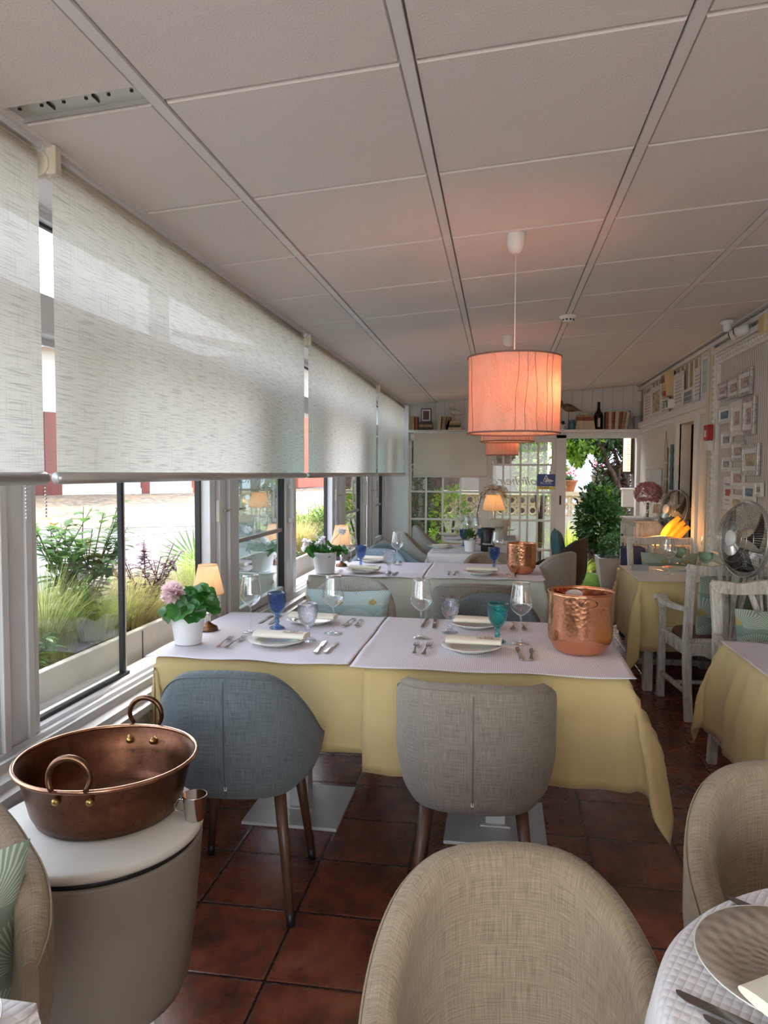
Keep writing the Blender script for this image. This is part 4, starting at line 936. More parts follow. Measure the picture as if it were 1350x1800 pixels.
# --- white distressed armchairs
def armchair(label, loc, rz, splat=True):
    t = thing('wooden_armchair', label, 'chair', loc, rz); wx = .25
    def board(pts, w_, th, name, axis='y'):
        g = G()
        n_ = len(pts); vs = []
        for i, p in enumerate(pts):
            p = Vector(p); d = (Vector(pts[min(i+1, n_-1)])-Vector(pts[max(i-1, 0)])).normalized()
            a_ = Vector((1, 0, 0)) if axis == 'y' else Vector((0, 1, 0)); b_ = d.cross(a_).normalized(); ww = w_[i] if isinstance(w_, list) else w_
            vs += [p+a_*ww/2+b_*th/2, p-a_*ww/2+b_*th/2, p-a_*ww/2-b_*th/2, p+a_*ww/2-b_*th/2]
        fs = [(3, 2, 1, 0), tuple(range(4*n_-4, 4*n_))]+[(4*i+k, 4*i+(k+1) % 4, 4*i+4+(k+1) % 4, 4*i+4+k) for i in range(n_-1) for k in range(4)]
        return g.add(vs, fs).obj(name, 'whitewood', t, bevel=.005)
    for s_ in (-1, 1):
        board([(s_*wx, -.275, 0), (s_*wx, -.235, .22), (s_*wx, -.215, .45), (s_*wx*1.0, -.235, .68), (s_*wx*1.02, -.275, .90)], [.045, .045, .05, .045, .05], .04, 'leg')
        board([(s_*wx, .235, 0), (s_*wx, .235, .46)], .045, .045, 'leg')
        board([(s_*wx, .235, .44), (s_*wx*1.02, .215, .52), (s_*wx*1.08, .17, .60), (s_*wx*1.1, .19, .655)], .042, .036, 'arm_post')
        board([(s_*wx*1.04, -.225, .655), (s_*wx*1.08, -.1, .645), (s_*wx*1.12, .08, .64), (s_*wx*1.10, .19, .665), (s_*wx*1.12, .245, .648)], [.035, .04, .055, .06, .05], .03, 'armrest')
        board([(s_*wx, -.225, .16), (s_*wx, .235, .16)], .022, .028, 'stretcher')
        board([(s_*wx, -.22, .415), (s_*wx, .235, .415)], .03, .075, 'rail')
    def shaped(poly, y_, th, name, tilt=.16):
        g = G(); Mx_ = Matrix(((1, 0, 0, 0), (0, -tilt, 1, y_), (0, 1, 0, 0), (0, 0, 0, 1))); g.prism(poly, -th/2, th/2, Mx_); return g.obj(name, 'whitewood', t, bevel=.004)
    top_ = [(-wx-.035, .90), (-wx-.02, .925), (-.14, .912), (-.06, .928), (0, .932), (.06, .928), (.14, .912), (wx+.02, .925), (wx+.035, .90), (wx+.01, .862), (.16, .855), (.05, .862), (-.05, .862), (-.16, .855), (-wx-.01, .862)]
    shaped(top_, -.118, .035, 'crest_rail')
    g = G(); Mx_ = Matrix(((1, 0, 0, 0), (0, -.16, 1, -.125), (0, 1, 0, 0), (0, 0, 0, 1)))
    for side in (-1, 1):
        g.prism([(side*.012, .46), (side*.055, .46), (side*.075, .56), (side*.05, .64), (side*.065, .74), (side*.11, .87), (side*.085, .87), (side*.035, .74), (side*.02, .64)][::side], -.008, .008, Mx_)
    g.prism([(-.008, .46), (.008, .46), (.012, .66), (.02, .87), (-.02, .87), (-.012, .66)], -.008, .008, Mx_)
    for side in (-1, 1): g.prism([(side*.03, .66), (side*.036, .66), (side*.06, .87), (side*.045, .87)][::side], -.008, .008, Mx_)
    g.obj('splat', 'whitewood', t)
    shaped([(-wx, .44), (wx, .44), (wx, .48), (-wx, .48)], -.14, .03, 'back_rail')
    shaped([(-wx, .38), (-.16, .38), (-.12, .36), (.12, .36), (.16, .38), (wx, .38), (wx, .455), (-wx, .455)], .30, .03, 'apron')
    shaped([(-wx, .38), (-.16, .38), (-.12, .36), (.12, .36), (.16, .38), (wx, .38), (wx, .455), (-wx, .455)], -.16, .03, 'apron')
    board([(-wx, .0, .16), (wx, .0, .16)], .028, .022, 'stretcher', 'x')
    def sf(u, v):
        a = 2*pi*u; r = [0, .6, .93, 1, 1][int(v*4)]; z = [.485, .485, .475, .455, .44][int(v*4)]
        return Vector((sp(cos(a), 5)*(wx-.03)*r, sp(sin(a), 5)*.225*r, z))
    G().grid(sf, 40, 4, cu=True, flip=True).obj('seat', 'leather', t); return t
armchair('distressed white armchair with its back and left side to us, before the far right table', (1.325, 4.72, 0), R(6))
armchair('distressed white armchair facing us with a sage cushion, beyond the near right table', (1.315, 3.53, 0), pi)
armchair('distressed white chair facing us behind the wine glasses of the far right table', (1.335, 6.08, 0), pi)
pillow('sage cushion with gold diamonds in the armchair nearest us, right photo edge', (1.325, 3.64, .655), (R(-10), 0, pi), .46, .33, .14)
pillow('sage cushion seen edge-on in the armchair that turns its back to us', (1.36, 4.66, .665), (R(10), R(-6), R(28)), .42, .40, .15)
pillow('sage cushion with two gold diamonds in the farthest white chair', (1.345, 6.12, .66), (R(-8), 0, pi), .44, .32, .13)

# ================================================================== TABLES
def table(label, cx, cy, w_, d_, ht=.742, name='dining_table', round_=False, plate=.40, legs=False):
    t = thing(name, label, 'table', (cx, cy, 0))
    if round_: G().lathe([(.001, ht-.03), (w_/2, ht-.03), (w_/2, ht), (.001, ht)], 48).obj('tabletop', 'white', t)
    else: G().box(-w_/2, w_/2, -d_/2, d_/2, ht-.03, ht).obj('tabletop', 'white', t, bevel=.003)
    if not legs:
        G().box(-.04, .04, -.04, .04, .012, ht-.03).obj('column', 'greymetal' if 0 else 'alu', t, bevel=.004)
        G().box(-plate/2, plate/2, -plate/2, plate/2, 0, .014).obj('base_plate', 'alu', t, bevel=.003)
        G().box(-.06, .06, -.06, .06, .014, .02).obj('collar', 'alu', t)
    else:
        for sx in (-1, 1):
            for sy in (-1, 1): G().box(sx*(w_/2-.06)-.03, sx*(w_/2-.06)+.03, sy*(d_/2-.06)-.03, sy*(d_/2-.06)+.03, 0, ht-.03).obj('leg', 'whitewood', t, bevel=.004)
        G().box(-w_/2+.06, w_/2-.06, -.02, .02, .10, .14).obj('stretcher', 'whitewood', t)
    return t
def cloth(label, x0, x1, y0, y1, drop, mat, z=.748, flare=(.02, .02, .02, .02), seed=0, name='tablecloth', corner=.09, cut=None, rr=.006, cat='tablecloth', wav=.012, group=None):
    """drop = (left, right, front, back); hanging sides with folds, pointed corners"""
    L_, Rt, Fr, Bk = drop; W_, D_ = x1-x0, y1-y0; rs = random.Random(seed); ph = [rs.uniform(0, 6.3) for _ in range(8)]
    def axis_samples(a, b, lo, hi):
        o = []
        if lo: o += [a-lo*(1-i/12)**1 for i in range(12)]
        o += [a+(b-a)*i/26 for i in range(27)]
        if hi: o += [b+hi*(i+1)/12 for i in range(12)]
        return o
    X_ = axis_samples(x0, x1, L_, Rt); Y_ = axis_samples(y0, y1, Fr, Bk)
    def pos(x, y):
        dx = x0-x if x < x0 else x-x1 if x > x1 else 0; dy = y0-y if y < y0 else y-y1 if y > y1 else 0
        bx_, by_ = min(max(x, x0), x1), min(max(y, y0), y1); sx = -1 if x < x0 else 1; sy = -1 if y < y0 else 1
        if dx == 0 and dy == 0: return Vector((x, y, z+.0006*sin(9*x+ph[0])*sin(8*y+ph[1])))
        fx = flare[0] if sx < 0 else flare[1]; fy = flare[2] if sy < 0 else flare[3]
        r = math.hypot(dx, dy) if dx and dy else dx+dy; zz = z-max(0, r-.004)
        if dx and dy:
            th = math.atan2(dy, dx); k = sin(2*th)
            offx = rr+fx*cos(th)*min(1, r/.25)+corner*k*r; offy = rr+fy*sin(th)*min(1, r/.25)+corner*k*r
            w2 = .035*sin(6*th+ph[2])*min(1, r/.2)*k
            offx += w2; offy -= w2; zz = z-max(0, r-.004)*(1-.05*k)
            return Vector((bx_+sx*offx, by_+sy*offy, zz))
        f = min(1, r/.2)
        if dx: 
            s_ = (y-y0)/D_; w2 = wav*f*(sin(11*s_+ph[3])+.6*sin(23*s_+ph[4])); return Vector((bx_+sx*(rr+fx*f+w2+.004*sin(40*s_)), by_, zz))
        s_ = (x-x0)/W_; w2 = wav*f*(sin(9*s_+ph[5])+.6*sin(19*s_+ph[6])+.35*sin(37*s_+ph[7])); return Vector((bx_, by_+sy*(rr+fy*f+w2), zz))
    nx_, ny_ = len(X_), len(Y_); vs = [pos(x, y) for y in Y_ for x in X_]
    us = [(x, y) for y in Y_ for x in X_]; fs = [(j*nx_+i, j*nx_+i+1, (j+1)*nx_+i+1, (j+1)*nx_+i) for j in range(ny_-1) for i in range(nx_-1)]
    o = G().add(vs, fs, True, us).obj(name, mat, None, solid=.0014)
    return tag(o, label, cat, group)
def mat_sheet(label, x0, x1, y0, y1, z, mat='papermat', seed=1, name='table_paper', edge=.012, cat='table paper'):
    rs = random.Random(seed); ph = [rs.uniform(0, 6) for _ in range(6)]
    def fn(u, v):
        x = x0+(x1-x0)*u; y = y0+(y1-y0)*v; e = (1-ss(0, .06, v))*(.5+.5*sin(16*u+ph[0]))+(1-ss(0, .04, u))*(.5+.5*sin(12*v+ph[1]))+ss(.95, 1, u)*(.5+.5*sin(9*v+ph[2]))
        return Vector((x, y-.004*sin(10*u+ph[3])*(v < .02), z+.0008+.0016*abs(sin(2.5*u+ph[3])*sin(3*v+ph[4]))+e*edge*.45))
    return tag(G().grid(fn, 60, 36).obj(name, mat, None, solid=.0006), label, cat)
# T1: two tables side by side under yellow cloths
table('left white pedestal table of the front pair, under the yellow cloth', -.83, 3.0, .86, .80)
table('right white pedestal table of the front pair, under the yellow cloth', 0.0, 2.98, .86, .80)
cloth('yellow tablecloth on the left half of the front table', -1.27, -.40, 2.555, 3.41, (.30, .0, .31, .28), 'yellow', .744, (-.06, 0, .015, .02), 3, wav=.008)
cloth('yellow tablecloth on the right half of the front table, its corner hanging to a point', -.47, .44, 2.54, 3.41, (.0, .38, .37, .28), 'yellow', .748, (0, .05, .035, .02), 5, corner=.16, wav=.014)
mat_sheet('white striped paper on the left half of the front table', -1.305, -.528, 2.535, 3.44, .7495, seed=2)
mat_sheet('white striped paper on the right half of the front table', -.52, .462, 2.515, 3.43, .7525, seed=5)
# T2
table('left table of the second row, under the ivory cloth', -.88, 5.2, .80, .78); table('right table of the second row, under the ivory cloth', -.12, 5.2, .80, .78)
cloth('ivory tablecloth on the left half of the second table', -1.28, -.42, 4.80, 5.58, (.30, 0, .40, .3), 'ivory', .744, (-.05, 0, .01, .01), 8)
cloth('ivory tablecloth on the right half of the second table', -.48, .285, 4.79, 5.58, (0, .42, .46, .3), 'ivory', .748, (0, .03, .02, .01), 9, corner=.14)
mat_sheet('white striped paper on the left half of the second table', -1.29, -.50, 4.765, 5.60, .7495, seed=7)
mat_sheet('white striped paper on the right half of the second table', -.49, .30, 4.765, 5.60, .7525, seed=9)
# T3, T4
table('white-clothed table before the farthest one, carrying the small green pot', -.20, 6.75, .80, .74); cloth('white tablecloth of the table with the small green pot', -.61, .20, 6.37, 7.16, (.12, .42, .42, .3), 'whitecloth', .744, (.03, .03, .02, .02), 11)
mat_sheet('paper sheet on the table with the small green pot', -.60, .20, 6.36, 7.16, .7465, 'papermat', 4, edge=.004)
table('farthest table of the window row, with the lamp and ice pail', -.19, 8.04, .78, .78); cloth('pale yellow tablecloth of the farthest table', -.585, .20, 7.66, 8.42, (.12, .36, .36, .3), 'yellow', .744, (.03, .03, .02, .02), 12)
mat_sheet('paper sheet on the farthest table', -.58, .20, 7.65, 8.42, .7465, 'papermat', 6, edge=.004)
# right row
table('far right table under a yellow cloth', 1.25, 5.36, .64, .76, legs=True); cloth('yellow tablecloth of the far right table, hanging low', .915, 1.575, 4.955, 5.76, (.46, .0, .46, .3), 'yellow', .744, (.015, 0, .015, .0), 14, corner=.06)
mat_sheet('white paper on the far right table', .905, 1.57, 4.945, 5.76, .7465, 'paper', 7, edge=.004)
table('near right table under a yellow cloth, cut by the photo edge', 1.25, 2.78, .64, .76, legs=True); cloth('yellow tablecloth of the near right table with a knotted corner', .93, 1.575, 2.38, 3.21, (.38, .0, .38, .34), 'yellow', .744, (.05, 0, .02, .02), 17, corner=.12)
mat_sheet('striped paper on the near right table', .92, 1.57, 2.37, 3.22, .7465, seed=8, edge=.006)
# foreground round table with waffle quilt
table('round foreground table under the white waffle cloth, bottom right corner', .62, .91, .80, .80, round_=True)
def roundcloth(label, cx, cy, r, drop, z, mat, seed, sq=2.0, rot=0.):
    rs = random.Random(seed); p1, p2 = rs.uniform(0, 6), rs.uniform(0, 6)
    def fn(u, v):
        a = 2*pi*u; t_ = v*(r+drop); ru = min(t_, r); ov = max(0, t_-r)
        fold = ov*(.12*sin(7*a+p1)+.06*sin(12*a+p2)); rad = ru+min(ov, .02)*.6+ov*.15+fold
        return Vector((cx+rad*cos(a), cy+rad*sin(a), z-max(0, ov-.006)*.97))
    return tag(G().grid(fn, 120, 36, cu=True, uvf=lambda u, v: (cos(2*pi*u)*v*(r+drop), sin(2*pi*u)*v*(r+drop))).obj('tablecloth', mat, None, solid=.003), label, 'tablecloth')
roundcloth('white waffle-quilted cloth on the round table at the bottom right', .63, .915, .405, .09, .746, 'quilt', 3)
table('small foreground table in the bottom left corner under the waffle cloth', -.92, .54, .60, .50)
cloth('white waffle-quilted cloth in the bottom left corner', -1.25, -.60, .30, .838, (.10, .10, .10, .10), 'quilt', .744, seed=21, wav=.003, corner=.03)

# ================================================================== TABLEWARE
def place(o, loc, rz=0, scale=1): o.location = loc; o.rotation_euler = (0, 0, rz); o.scale = (scale,)*3; return o
def wineglass():
    t = thing('wine_glass', 'x', 'glass'); 
    G().lathe([(.0, .0015), (.036, .0008), (.0365, .0022), (.02, .005), (.006, .010), (.0038, .02), (.0034, .06), (.0038, .10), (.006, .112)], 36).obj('stem_and_foot', 'wineglass', t)
    prof = [(.003, .112), (.012, .116), (.028, .128), (.040, .142), (.0455, .152), (.0462, .160), (.044, .178), (.039, .21), (.0345, .24), (.0335, .248)]
    G().lathe([(.0, .112)]+prof, 44).obj('bowl', 'wineglass', t); G().tube([(.0335*cos(2*pi*k/32), .0335*sin(2*pi*k/32), .248) for k in range(32)], .0007, 5, closed=True).obj('rim', 'wineglass', t)
    return t
def goblet(mat, h_=.155, r=.042, cut=True):
    t = thing('goblet', 'x', 'glass')
    k_ = h_/.155
    out = [(.010, .058), (.018, .062), (.028, .074), (.036, .090), (.0405, .110), (.0425, .130), (.043, .1545)]
    inn = [(.0405, .155), (.0395, .130), (.037, .110), (.031, .092), (.022, .078), (.010, .070), (.0, .069)]
    def mod(a, j, z):
        if not cut or z > .142*k_ or z < .06*k_ or j > 6*4: return 1
        return 1+.05*(abs(sin(6*a+pi*z/k_*60))-.5)
    def fine(pf, n=4):
        o = []
        for (a1, b1), (a2, b2) in zip(pf, pf[1:]):
            for i in range(n): o.append((a1+(a2-a1)*i/n, b1+(b2-b1)*i/n))
        return o+[pf[-1]]
    sc = lambda pf: [(a*r/.043, b*k_) for a, b in pf]
    G().lathe(sc(fine(out)+fine(inn, 1)), 48, mod=mod).obj('bowl', mat, t)
    G().lathe(sc([(.0, .0), (.034, 0), (.035, .003), (.026, .008), (.012, .014), (.008, .022), (.013, .029), (.009, .036), (.008, .045), (.012, .052), (.0095, .0585), (.0, .0585)]), 24, mod=lambda a, j, z: 1+.06*cos(8*a)).obj('stem_and_foot', mat, t)
    return t
def plate(r=.115, mat='china'):
    t = thing('plate', 'x', 'plate')
    G().lathe([(.0, .004), (r*.5, .004), (r*.55, 0), (r*.6, .0), (r*.62, .005), (r*.97, .017), (r, .019), (r*.985, .0215), (r*.66, .010), (r*.6, .007), (0, .007)], 64).obj('dish', mat, t)
    G().tube([(r*cos(2*pi*k/64), r*sin(2*pi*k/64), .0202) for k in range(64)], .0012, 5, closed=True).obj('rim', 'gilt' if mat != 'china' else mat, t); return t
def napkin(writing=True, w_=.215, d_=.085, th=.026):
    t = thing('napkin', 'x', 'napkin')
    def fn(u, v):
        a = 2*pi*v; x = -w_/2+w_*u; e = 1-.08*sin(pi*u)
        return Vector((x, sp(cos(a), 2.6)*d_/2*(1+.04*sin(5*u)), th/2+sp(sin(a), 2.4)*th/2*(.85+.15*sin(2*u+1))*e))
    g = G().grid(fn, 16, 28, cv=True, flip=True)
    for e in (0, 1):
        ring = [fn(e, j/28) for j in range(28)]; g.add(ring, [tuple(range(28))[::(-1 if e else 1)]])
    g.obj('cloth', 'napkin', t)
    G().grid(lambda u, v: fn(u, .93+.10*v)+Vector((0, .001, .0)), 16, 3).obj('fold', 'napkin', t, solid=.001)
    if writing:
        text('Molinheiro', .020, 'ink', 'lettering', t, (.055, -.018, th+.0015), (R(7), 0, 0), .3, .0002)
        g = G(); g.tube([(.055+.014*cos(a), .008+.012*sin(a), th-.0000+.001) for a in [R(200+k*14) for k in range(11)]], .0006, 4)
        for a in (200, 340): g.ball((.055+.015*cos(R(a)), .008+.013*sin(R(a)), th+.001), .0018, n=6, m=4)
        g.obj('emblem', 'ink', t); text('m', .012, 'ink', 'monogram', t, (.055, .006, th+.0012), (0, 0, 0), .3, .0002)
    return t
def fork(L_=.195):
    t = thing('fork', 'x', 'fork'); s_ = L_/.195
    def strip(ws, th=.0014):
        vs = []
        for y, w_, z in ws: vs += [(-w_*s_, y*s_, z+th), (w_*s_, y*s_, z+th), (w_*s_, y*s_, z), (-w_*s_, y*s_, z)]
        n_ = len(ws); return vs, [(3, 2, 1, 0), tuple(range(4*n_-4, 4*n_))]+[(4*i+k, 4*i+(k+1) % 4, 4*i+4+(k+1) % 4, 4*i+4+k) for i in range(n_-1) for k in range(4)]
    vs, fs = strip([(-.097, .004, .002), (-.095, .0095, .002), (-.08, .0085, .003), (-.06, .005, .005), (-.03, .0034, .008), (.0, .003, .009), (.018, .0045, .007), (.03, .010, .004), (.048, .0125, .0025), (.054, .0125, .003)])
    G().add(vs, fs, False).obj('handle', 'cutlery', t, bevel=.0006)
    g = G()
    for k in range(4):
        x = (-.0105+.007*k)*s_; vs, fs = strip([(.052, .0021, .003), (.07, .0018, .003), (.09, .0013, .006), (.097, .0006, .008)]); g.add([(a+x, b, c) for a, b, c in vs], fs)
    g.obj('tines', 'cutlery', t); return t
def knife(L_=.215):
    t = thing('knife', 'x', 'knife'); s_ = L_/.215
    g = G()
    def sect(ws):
        vs = []
        for y, xa, xb, th in ws: vs += [(xa*s_, y*s_, .001+th), (xb*s_, y*s_, .001+th), (xb*s_, y*s_, .001), (xa*s_, y*s_, .001)]
        n_ = len(ws); return vs, [(3, 2, 1, 0), tuple(range(4*n_-4, 4*n_))]+[(4*i+k, 4*i+(k+1) % 4, 4*i+4+(k+1) % 4, 4*i+4+k) for i in range(n_-1) for k in range(4)]
    vs, fs = sect([(-.107, -.007, .007, .004), (-.10, -.0095, .0095, .005), (-.06, -.007, .007, .006), (-.02, -.0055, .0055, .006), (.0, -.0065, .0065, .005)]); G().add(vs, fs).obj('handle', 'cutlery', t, bevel=.0012)
    vs, fs = sect([(0, -.006, .0065, .003), (.01, -.008, .007, .0016), (.06, -.0105, .007, .0014), (.09, -.010, .0065, .0012), (.104, -.004, .006, .001), (.108, .002, .004, .001)]); G().add(vs, fs).obj('blade', 'cutlery', t); return t
P_wine, P_gc, P_gb, P_gt, P_gg = wineglass(), goblet('crystal'), goblet('blueglass', .16), goblet('tealglass', .16), goblet('greenglass', .13, .05)
P_plate, P_nap, P_nap0, P_fork, P_knife = plate(), napkin(), napkin(False), fork(), knife()
P_deco = plate(.135, M['photo_sepia'] if 0 else 'china')
used = set()
def put(proto, x, y, label, rz=0, z=.7545, sc=1, group=None):
    if id(proto) not in used: used.add(id(proto)); o = proto
    else: o = dup(proto)
    o.location = (x, y, z); o.rotation_euler = (0, 0, rz); o.scale = (sc,)*3; o['label'] = label
    if group: o['group'] = group
    return o
ZT = .7545
# --- front table, near-left and near-right settings
def setting(px, py, name, far=False, scale=1, dx=.17, forks=2, nap=None, z=ZT, nrz=-.06, tab='front table'):
    c = at(px, py, Z=z); s = -1 if far else 1; rz = pi if far else 0; dx *= scale
    put(P_plate, c.x, c.y, 'white china plate of the %s setting, %s' % (name, tab), 0, z, scale, 'plates on the window tables')
    put(nap or P_nap, c.x+.01, c.y+.015*s, 'cream napkin on the plate of the %s setting, %s' % (name, tab), (nrz if not far else nrz+pi*0), z+.021*scale, scale, 'napkins on the window tables')
    for i in range(forks):
        ox = -(dx+.045*i)*s; put(P_fork, c.x+ox, c.y-.02*s, '%s fork of the %s setting, %s' % (('inner', 'outer')[i], name, tab), rz+.05*(i*2-1), z, scale*(1-.10*i), 'forks on the window tables')
        put(P_knife, c.x-ox+.015*s, c.y-.03*s, '%s knife of the %s setting, %s' % (('inner', 'outer')[i], name, tab), rz-.05*(i*2-1), z, scale*(1-.12*i), 'knives on the window tables')
setting(488, 1131, 'near left'); setting(828, 1142, 'near right', z=.7575)
setting(548, 1094, 'far left', True, nap=P_nap0); setting(835, 1101, 'far right', True, nap=P_nap0, z=.7575)
def pix(proto, px, py, label, z=ZT, rz=0, sc=1): c = at(px, py, Z=z); return put(proto, c.x, c.y, label, rz, z, sc)
pix(P_wine, 441, 1111, 'tall wine glass beside the blue goblet, left end of the front table'); pix(P_wine, 586, 1113, 'tall wine glass beside the clear goblet in front of the aqua cushion')
pix(P_wine, 740, 1121, 'tall wine glass at the left of the right half of the front table', .7575); pix(P_wine, 915, 1131, 'tall wine glass between the teal goblet and the copper cooler', .7575)
pix(P_gb, 487, 1104, 'blue cut-glass goblet on the front table'); pix(P_gc, 541, 1126, 'clear cut-glass goblet by the near left napkin, front table')
pix(P_gc, 791, 1112, 'clear cut-glass goblet beyond the near right napkin, front table', .7575); pix(P_gt, 874, 1128, 'teal pressed-glass goblet on the front table', .7575)
# --- second table
setting(638, 1006, 'near left', tab='second table', nap=P_nap); setting(845, 1009, 'near right', tab='second table', nap=P_nap0, z=.7575)
setting(655, 987, 'far left', True, tab='second table', nap=P_nap0)
pix(P_wine, 617, 995, 'wine glass beside the lamp, left end of the second table'); pix(P_wine, 698, 993, 'wine glass right of the lilac goblet, second table')
pix(P_gb, 634, 997, 'blue goblet on the left half of the second table'); pix(P_gc, 684, 1008, 'clear lilac-tinged goblet on the second table')
pix(P_gb, 868, 1001, 'dark blue goblet beside the small copper cooler, second table', .7575); pix(P_wine, 874, 990, 'wine glass behind the dark blue goblet, second table', .7575)
# --- third and fourth tables
c = at(773, 963, Z=.7485); put(P_plate, c.x, c.y, 'white plate at the left of the table with the small green pot', 0, .7485); put(P_nap0, c.x, c.y, 'cream napkin at the left of the table with the small green pot', .3, .7695, .6)
for px, py, lb in ((790, 942, 'left front of the farthest table'), (806, 932, 'left back of the farthest table'), (893, 932, 'right side of the farthest table')):
    c = at(px, py, Z=.7485); put(P_plate, c.x, c.y, 'white plate at the '+lb, 0, .7485); put(P_nap0, c.x, c.y, 'cream napkin at the '+lb, .2, .7695, .6)
for i, (px, py) in enumerate(((822, 950), (837, 951), (830, 941))): put(P_wine, at(px, py, Z=.7485).x, at(px, py, Z=.7485).y, ('wine glass behind the small green pot, left one', 'wine glass behind the small green pot, right one', 'wine glass behind the small green pot, rearmost')[i], 0, .7485)
c = at(814, 962, Z=.7485); put(P_gb, c.x, c.y+.12, 'blue goblet left of the small green pot', 0, .7485); c = at(846, 960, Z=.7485); put(P_gb, c.x, c.y+.1, 'blue goblet right of the small green pot', 0, .7485)
# --- right tables
pix(P_wine, 1176, 1010, 'large wine glass at the front of the far right table', .7485, 0, 1.02); pix(P_wine, 1242, 990, 'wine glass at the wall end of the far right table', .7485); pix(P_wine, 1254, 996, 'second wine glass at the wall end of the far right table', .7485)
pix(P_gg, 1195, 992, 'pale green tumbler goblet behind the large wine glass, far right table', .7485); pix(P_gg, 1240, 1002, 'pale green goblet at the wall end of the far right table', .7485)
c = at(1190, 1002, Z=.7485); put(P_plate, c.x, c.y, 'white plate on the far right table', 0, .7485, .9)
put(P_knife, at(1152, 1002, Z=.7485).x, at(1152, 1002, Z=.7485).y, 'knife left of the plate, far right table', .5, .7485, .9)
c = at(1125, 1003, Z=.7485); tag(G().box(-.055, .055, -.02, .02, 0, .042).obj('menu_block', 'greymetal' if 0 else 'concrete', None, (c.x, c.y, .7485), bevel=.002), 'grey block card holder on the corner of the far right table', 'card holder')
put(P_knife, at(1345, 1133, Z=.7485).x+.03, at(1345, 1133, Z=.7485).y, 'knife on the near right table at the photo edge', .9, .7485)
# --- foreground right
c = at(1352, 1700, Z=.752); put(P_deco, c.x+.035, c.y-.015, 'embossed plate with gilt rim on the round table, bottom right', 0, .7515)
P_deco.children[0].data.materials[0] = M['photo_sepia'] if 0 else M['china']
big = napkin(True, .24, .12, .02); put(big, .445, .985, 'cream napkin printed with brown lettering on the gilt-rimmed plate', pi+.55, .7735)
c = at(1245, 1772, Z=.752); put(P_knife, c.x+.055, c.y-.035, 'larger knife at the edge of the round table, bottom right', 1.0, .752); put(P_knife, c.x+.07, c.y-.07, 'smaller knife below the larger one, round table, bottom right', 1.0, .752, .9)
c = at(1335, 1612, Z=.752); put(P_knife, c.x+.05, c.y-.02, 'knife behind the gilt-rimmed plate on the round table', .9, .752)
def stoneware(): 
    a = N('embossed_stoneware'); x = a.n('SeparateXYZ', Vector=a.co('Object')); r = a.math('SQRT', a.math('ADD', a.math('POWER', x.outputs[0], 2.), a.math('POWER', x.outputs[1], 2.)))
    an = a.math('ARCTAN2', x.outputs[1], x.outputs[0]); p = a.math('MULTIPLY', a.math('SINE', a.math('MULTIPLY', an, 26.)), a.math('SINE', a.math('MULTIPLY', r, 150.)))
    a.bump(p, .5, .002); return a.P(color=(.36, .30, .245), rough=.22)
M['stone'] = stoneware(); mm = P_deco.children[0].data; mm.materials.clear(); mm.materials.append(M['stone'])
put(plate(.11), -.70, .735, 'white scroll-patterned plate edge in the bottom left corner', 0, .748)

# ================================================================== TABLE DECORATION
def ribbed_pot(t, r, h_, mat='pot'):
    pf = [(0, 0), (r*.78, 0), (r*.80, .004)]; n_ = 12
    for k in range(n_+1):
        z = .008+(h_*.80-.008)*k/n_; rr = r*(.80+.17*k/n_); pf += [(rr, z), (rr+.0012, z+.002)]
    pf += [(r*.97, h_*.86), (r, h_*.9), (r, h_), (r*.93, h_), (r*.90, h_*.86), (0, h_*.85)]
    G().lathe(pf, 48).obj('pot', mat, t); G().lathe([(0, h_*.86), (r*.9, h_*.87), (r*.9, h_*.86)][:2], 20).obj('soil', 'soil', t)
def geranium(label, loc, r, h_, leaves, flowers, petal, lsize=.045, seed=1):
    rs = random.Random(seed); t = thing('potted_geranium', label, 'plant', loc); ribbed_pot(t, r, h_); gl = G(); gs = G()
    for (x, y, z, nx_, ny_, nz_, s_) in leaves:
        c = Vector((x, y, z)); n_ = Vector((nx_, ny_, nz_)).normalized(); a_ = n_.orthogonal().normalized(); b_ = n_.cross(a_); K = 28; vs = [c-n_*.004]
        ph = rs.uniform(0, 6)
        for ring in (.5, 1):
            for k in range(K):
                an = 2*pi*k/K; rr = s_*ring*(1+(.07*sin(9*an+ph) if ring == 1 else 0))*(1-.35*math.exp(-((an-pi)**2)*8)); vs.append(c+(a_*cos(an)+b_*sin(an))*rr+n_*(.010*sin(3*an+ph)*ring+.25*s_*ring*ring-.0))
        gl.add(vs, [(0, 1+k, 1+(k+1) % K) for k in range(K)]+[(1+k, 1+K+k, 1+K+(k+1) % K, 1+(k+1) % K) for k in range(K)], True)
        gs.tube([(x*.15, y*.15, h_*.86), (x*.6, y*.6, (h_+z)/2), c-n_*.004], .0018, 5)
    gf = G()
    for (x, y, z, s_, n_) in flowers:
        c = Vector((x, y, z)); gs.tube([(x*.1, y*.1, h_*.86), (x*.5, y*.5, (h_+z)/2+.01), c], .0018, 5)
        for k in range(n_):
            d = Vector((rs.gauss(0, 1), rs.gauss(0, 1), rs.gauss(0, 1))).normalized(); p = c+d*s_*rs.uniform(.45, .85)
            a_ = d.orthogonal().normalized(); b_ = d.cross(a_); pw = s_*.30
            q0 = rs.uniform(0, 6); vs = [p]+[p+(a_*cos(q0+2*pi*j/9)+b_*sin(q0+2*pi*j/9))*pw*(1+.15*(-1)**j)+d*pw*.45*(1+.4*rs.uniform(-1, 1)) for j in range(9)]
            leafgeo(gf, c+d*s_*.15, d+Vector((rs.uniform(-.5, .5), rs.uniform(-.5, .5), rs.uniform(-.5, .5))), Vector((rs.uniform(-1, 1), rs.uniform(-1, 1), 1)), s_*.85, s_*.62, .35, 3)
    gs.obj('stems', 'stem', t); gl.obj('leaves', 'leaf', t); gf.obj('flowers', petal, t); return t
c = at(327, 1132, Z=ZT)
rs = random.Random(5)
